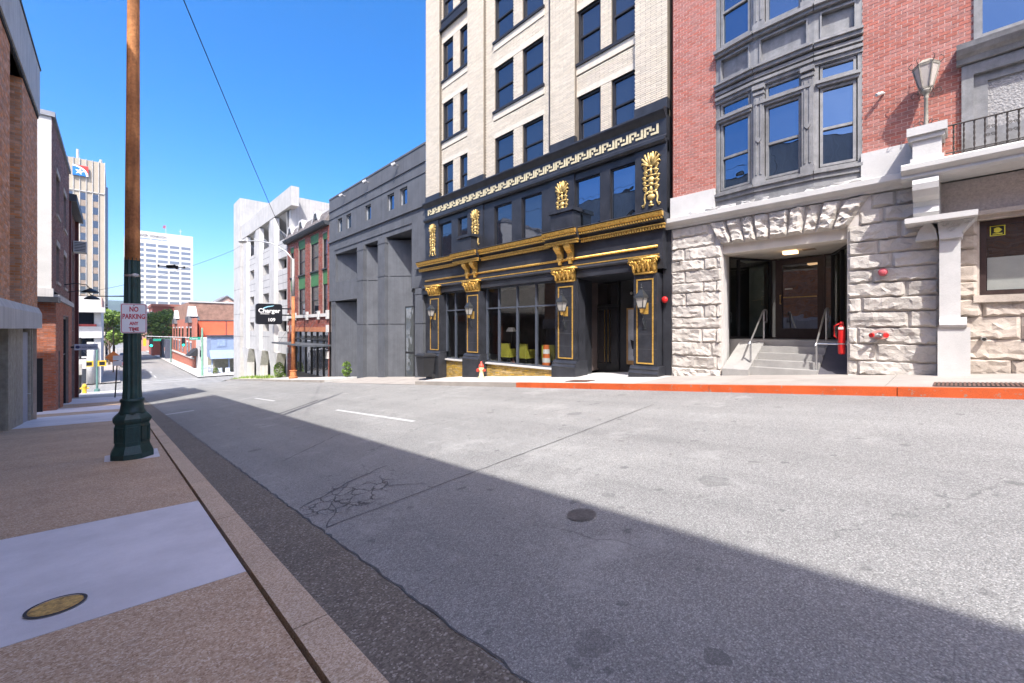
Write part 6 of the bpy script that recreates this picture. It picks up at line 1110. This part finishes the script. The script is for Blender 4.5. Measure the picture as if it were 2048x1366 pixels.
t = thing('construction_sign', 'orange diamond road work sign on a wooden pole', 'sign', (-.2,95,base(95))); m = MB(); m.tube([(-.2,95,base(95)),(-.2,95,1.6)], .1, 6); m.build('pole', BARK, t); m = MB(); m.prism([(-.2+1.0*math.cos(k*PI/2),94.85,-3.4+1.0*math.sin(k*PI/2)) for k in range(4)], (0,.04,0)); m.build('diamond', M('road_work_orange', (.8,.22,.04), .5), t)
def car(x, y, col, label):
    z = base(y)+.02; t = thing('parked_car', label, 'car', (x,y,z), 'cars parked far down the street'); P_ = M('car_'+label.split()[1], col, .3, .03)
    m = MB(); m.loft([[(x-w_,yy,z+a),(x+w_,yy,z+a),(x+w_*.96,yy,z+b),(x-w_*.96,yy,z+b)] for yy, w_, a, b in ((y-2.1,.7,.4,.7),(y-1.9,.85,.25,.85),(y+1.9,.85,.25,.9),(y+2.1,.7,.4,.75))]); m.build('body', P_, t); m = MB(); m.loft([[(x-.8,y-1.5,z+.86),(x+.8,y-1.5,z+.86),(x+.8,y+1.6,z+.86),(x-.8,y+1.6,z+.86)],[(x-.62,y-.8,z+1.42),(x+.62,y-.8,z+1.42),(x+.62,y+1.0,z+1.42),(x-.62,y+1.0,z+1.42)]]); m.build('cabin', GLS, t)
    for sx in (-1,1):
        for yy in (-1.3,1.3): m = MB(); m.tube([(x+sx*.7,y+yy,z+.32),(x+sx*.88,y+yy,z+.32)], .32, 12); m.build('wheel', BLKF, t)
car(1.6,112,(.5,.04,.03),'small red car parked far down on the left'); car(1.5,128,(.6,.6,.6),'small white car parked behind the red one'); car(1.6,150,(.65,.2,.04),'small orange car parked farthest down the street')
# hill
xs = [-2600+100*i for i in range(53)]; ysn = [2300,2450,2600,2800,3000]
sheet('hill', xs, ysn, lambda x, y: -20 if y in (2300,3000) else (.55 if y == 2450 else (1. if y == 2600 else .8))*(128+22*noise.noise(V(x*.0016,y*.001,2))+9*noise.noise(V(x*.008,1,5))), M('forest_hill', (.045,.075,.035), .95, .3, .02, 0))
# ---------------------------------------------------------------- haze: even thin air round the camera and the whole place
m = MB(); m.box(-3200,3200,-3200,4200,-40,170); hz_ = m.build('haze', bpy.data.materials.new('thin_haze')); hz_['kind'] = 'stuff'; hz_['label'] = 'thin pale blue air between the street and the hill'; hz_['category'] = 'haze'
hm = hz_.data.materials[0]; hm.use_nodes = True; t_ = hm.node_tree; t_.nodes.remove(t_.nodes['Principled BSDF']); pv = t_.nodes.new('ShaderNodeVolumePrincipled'); pv.inputs['Color'].default_value = (.72,.84,1,1); pv.inputs['Density'].default_value = .0002; pv.inputs['Anisotropy'].default_value = .2
t_.links.new(pv.outputs[0], t_.nodes['Material Output'].inputs['Volume'])
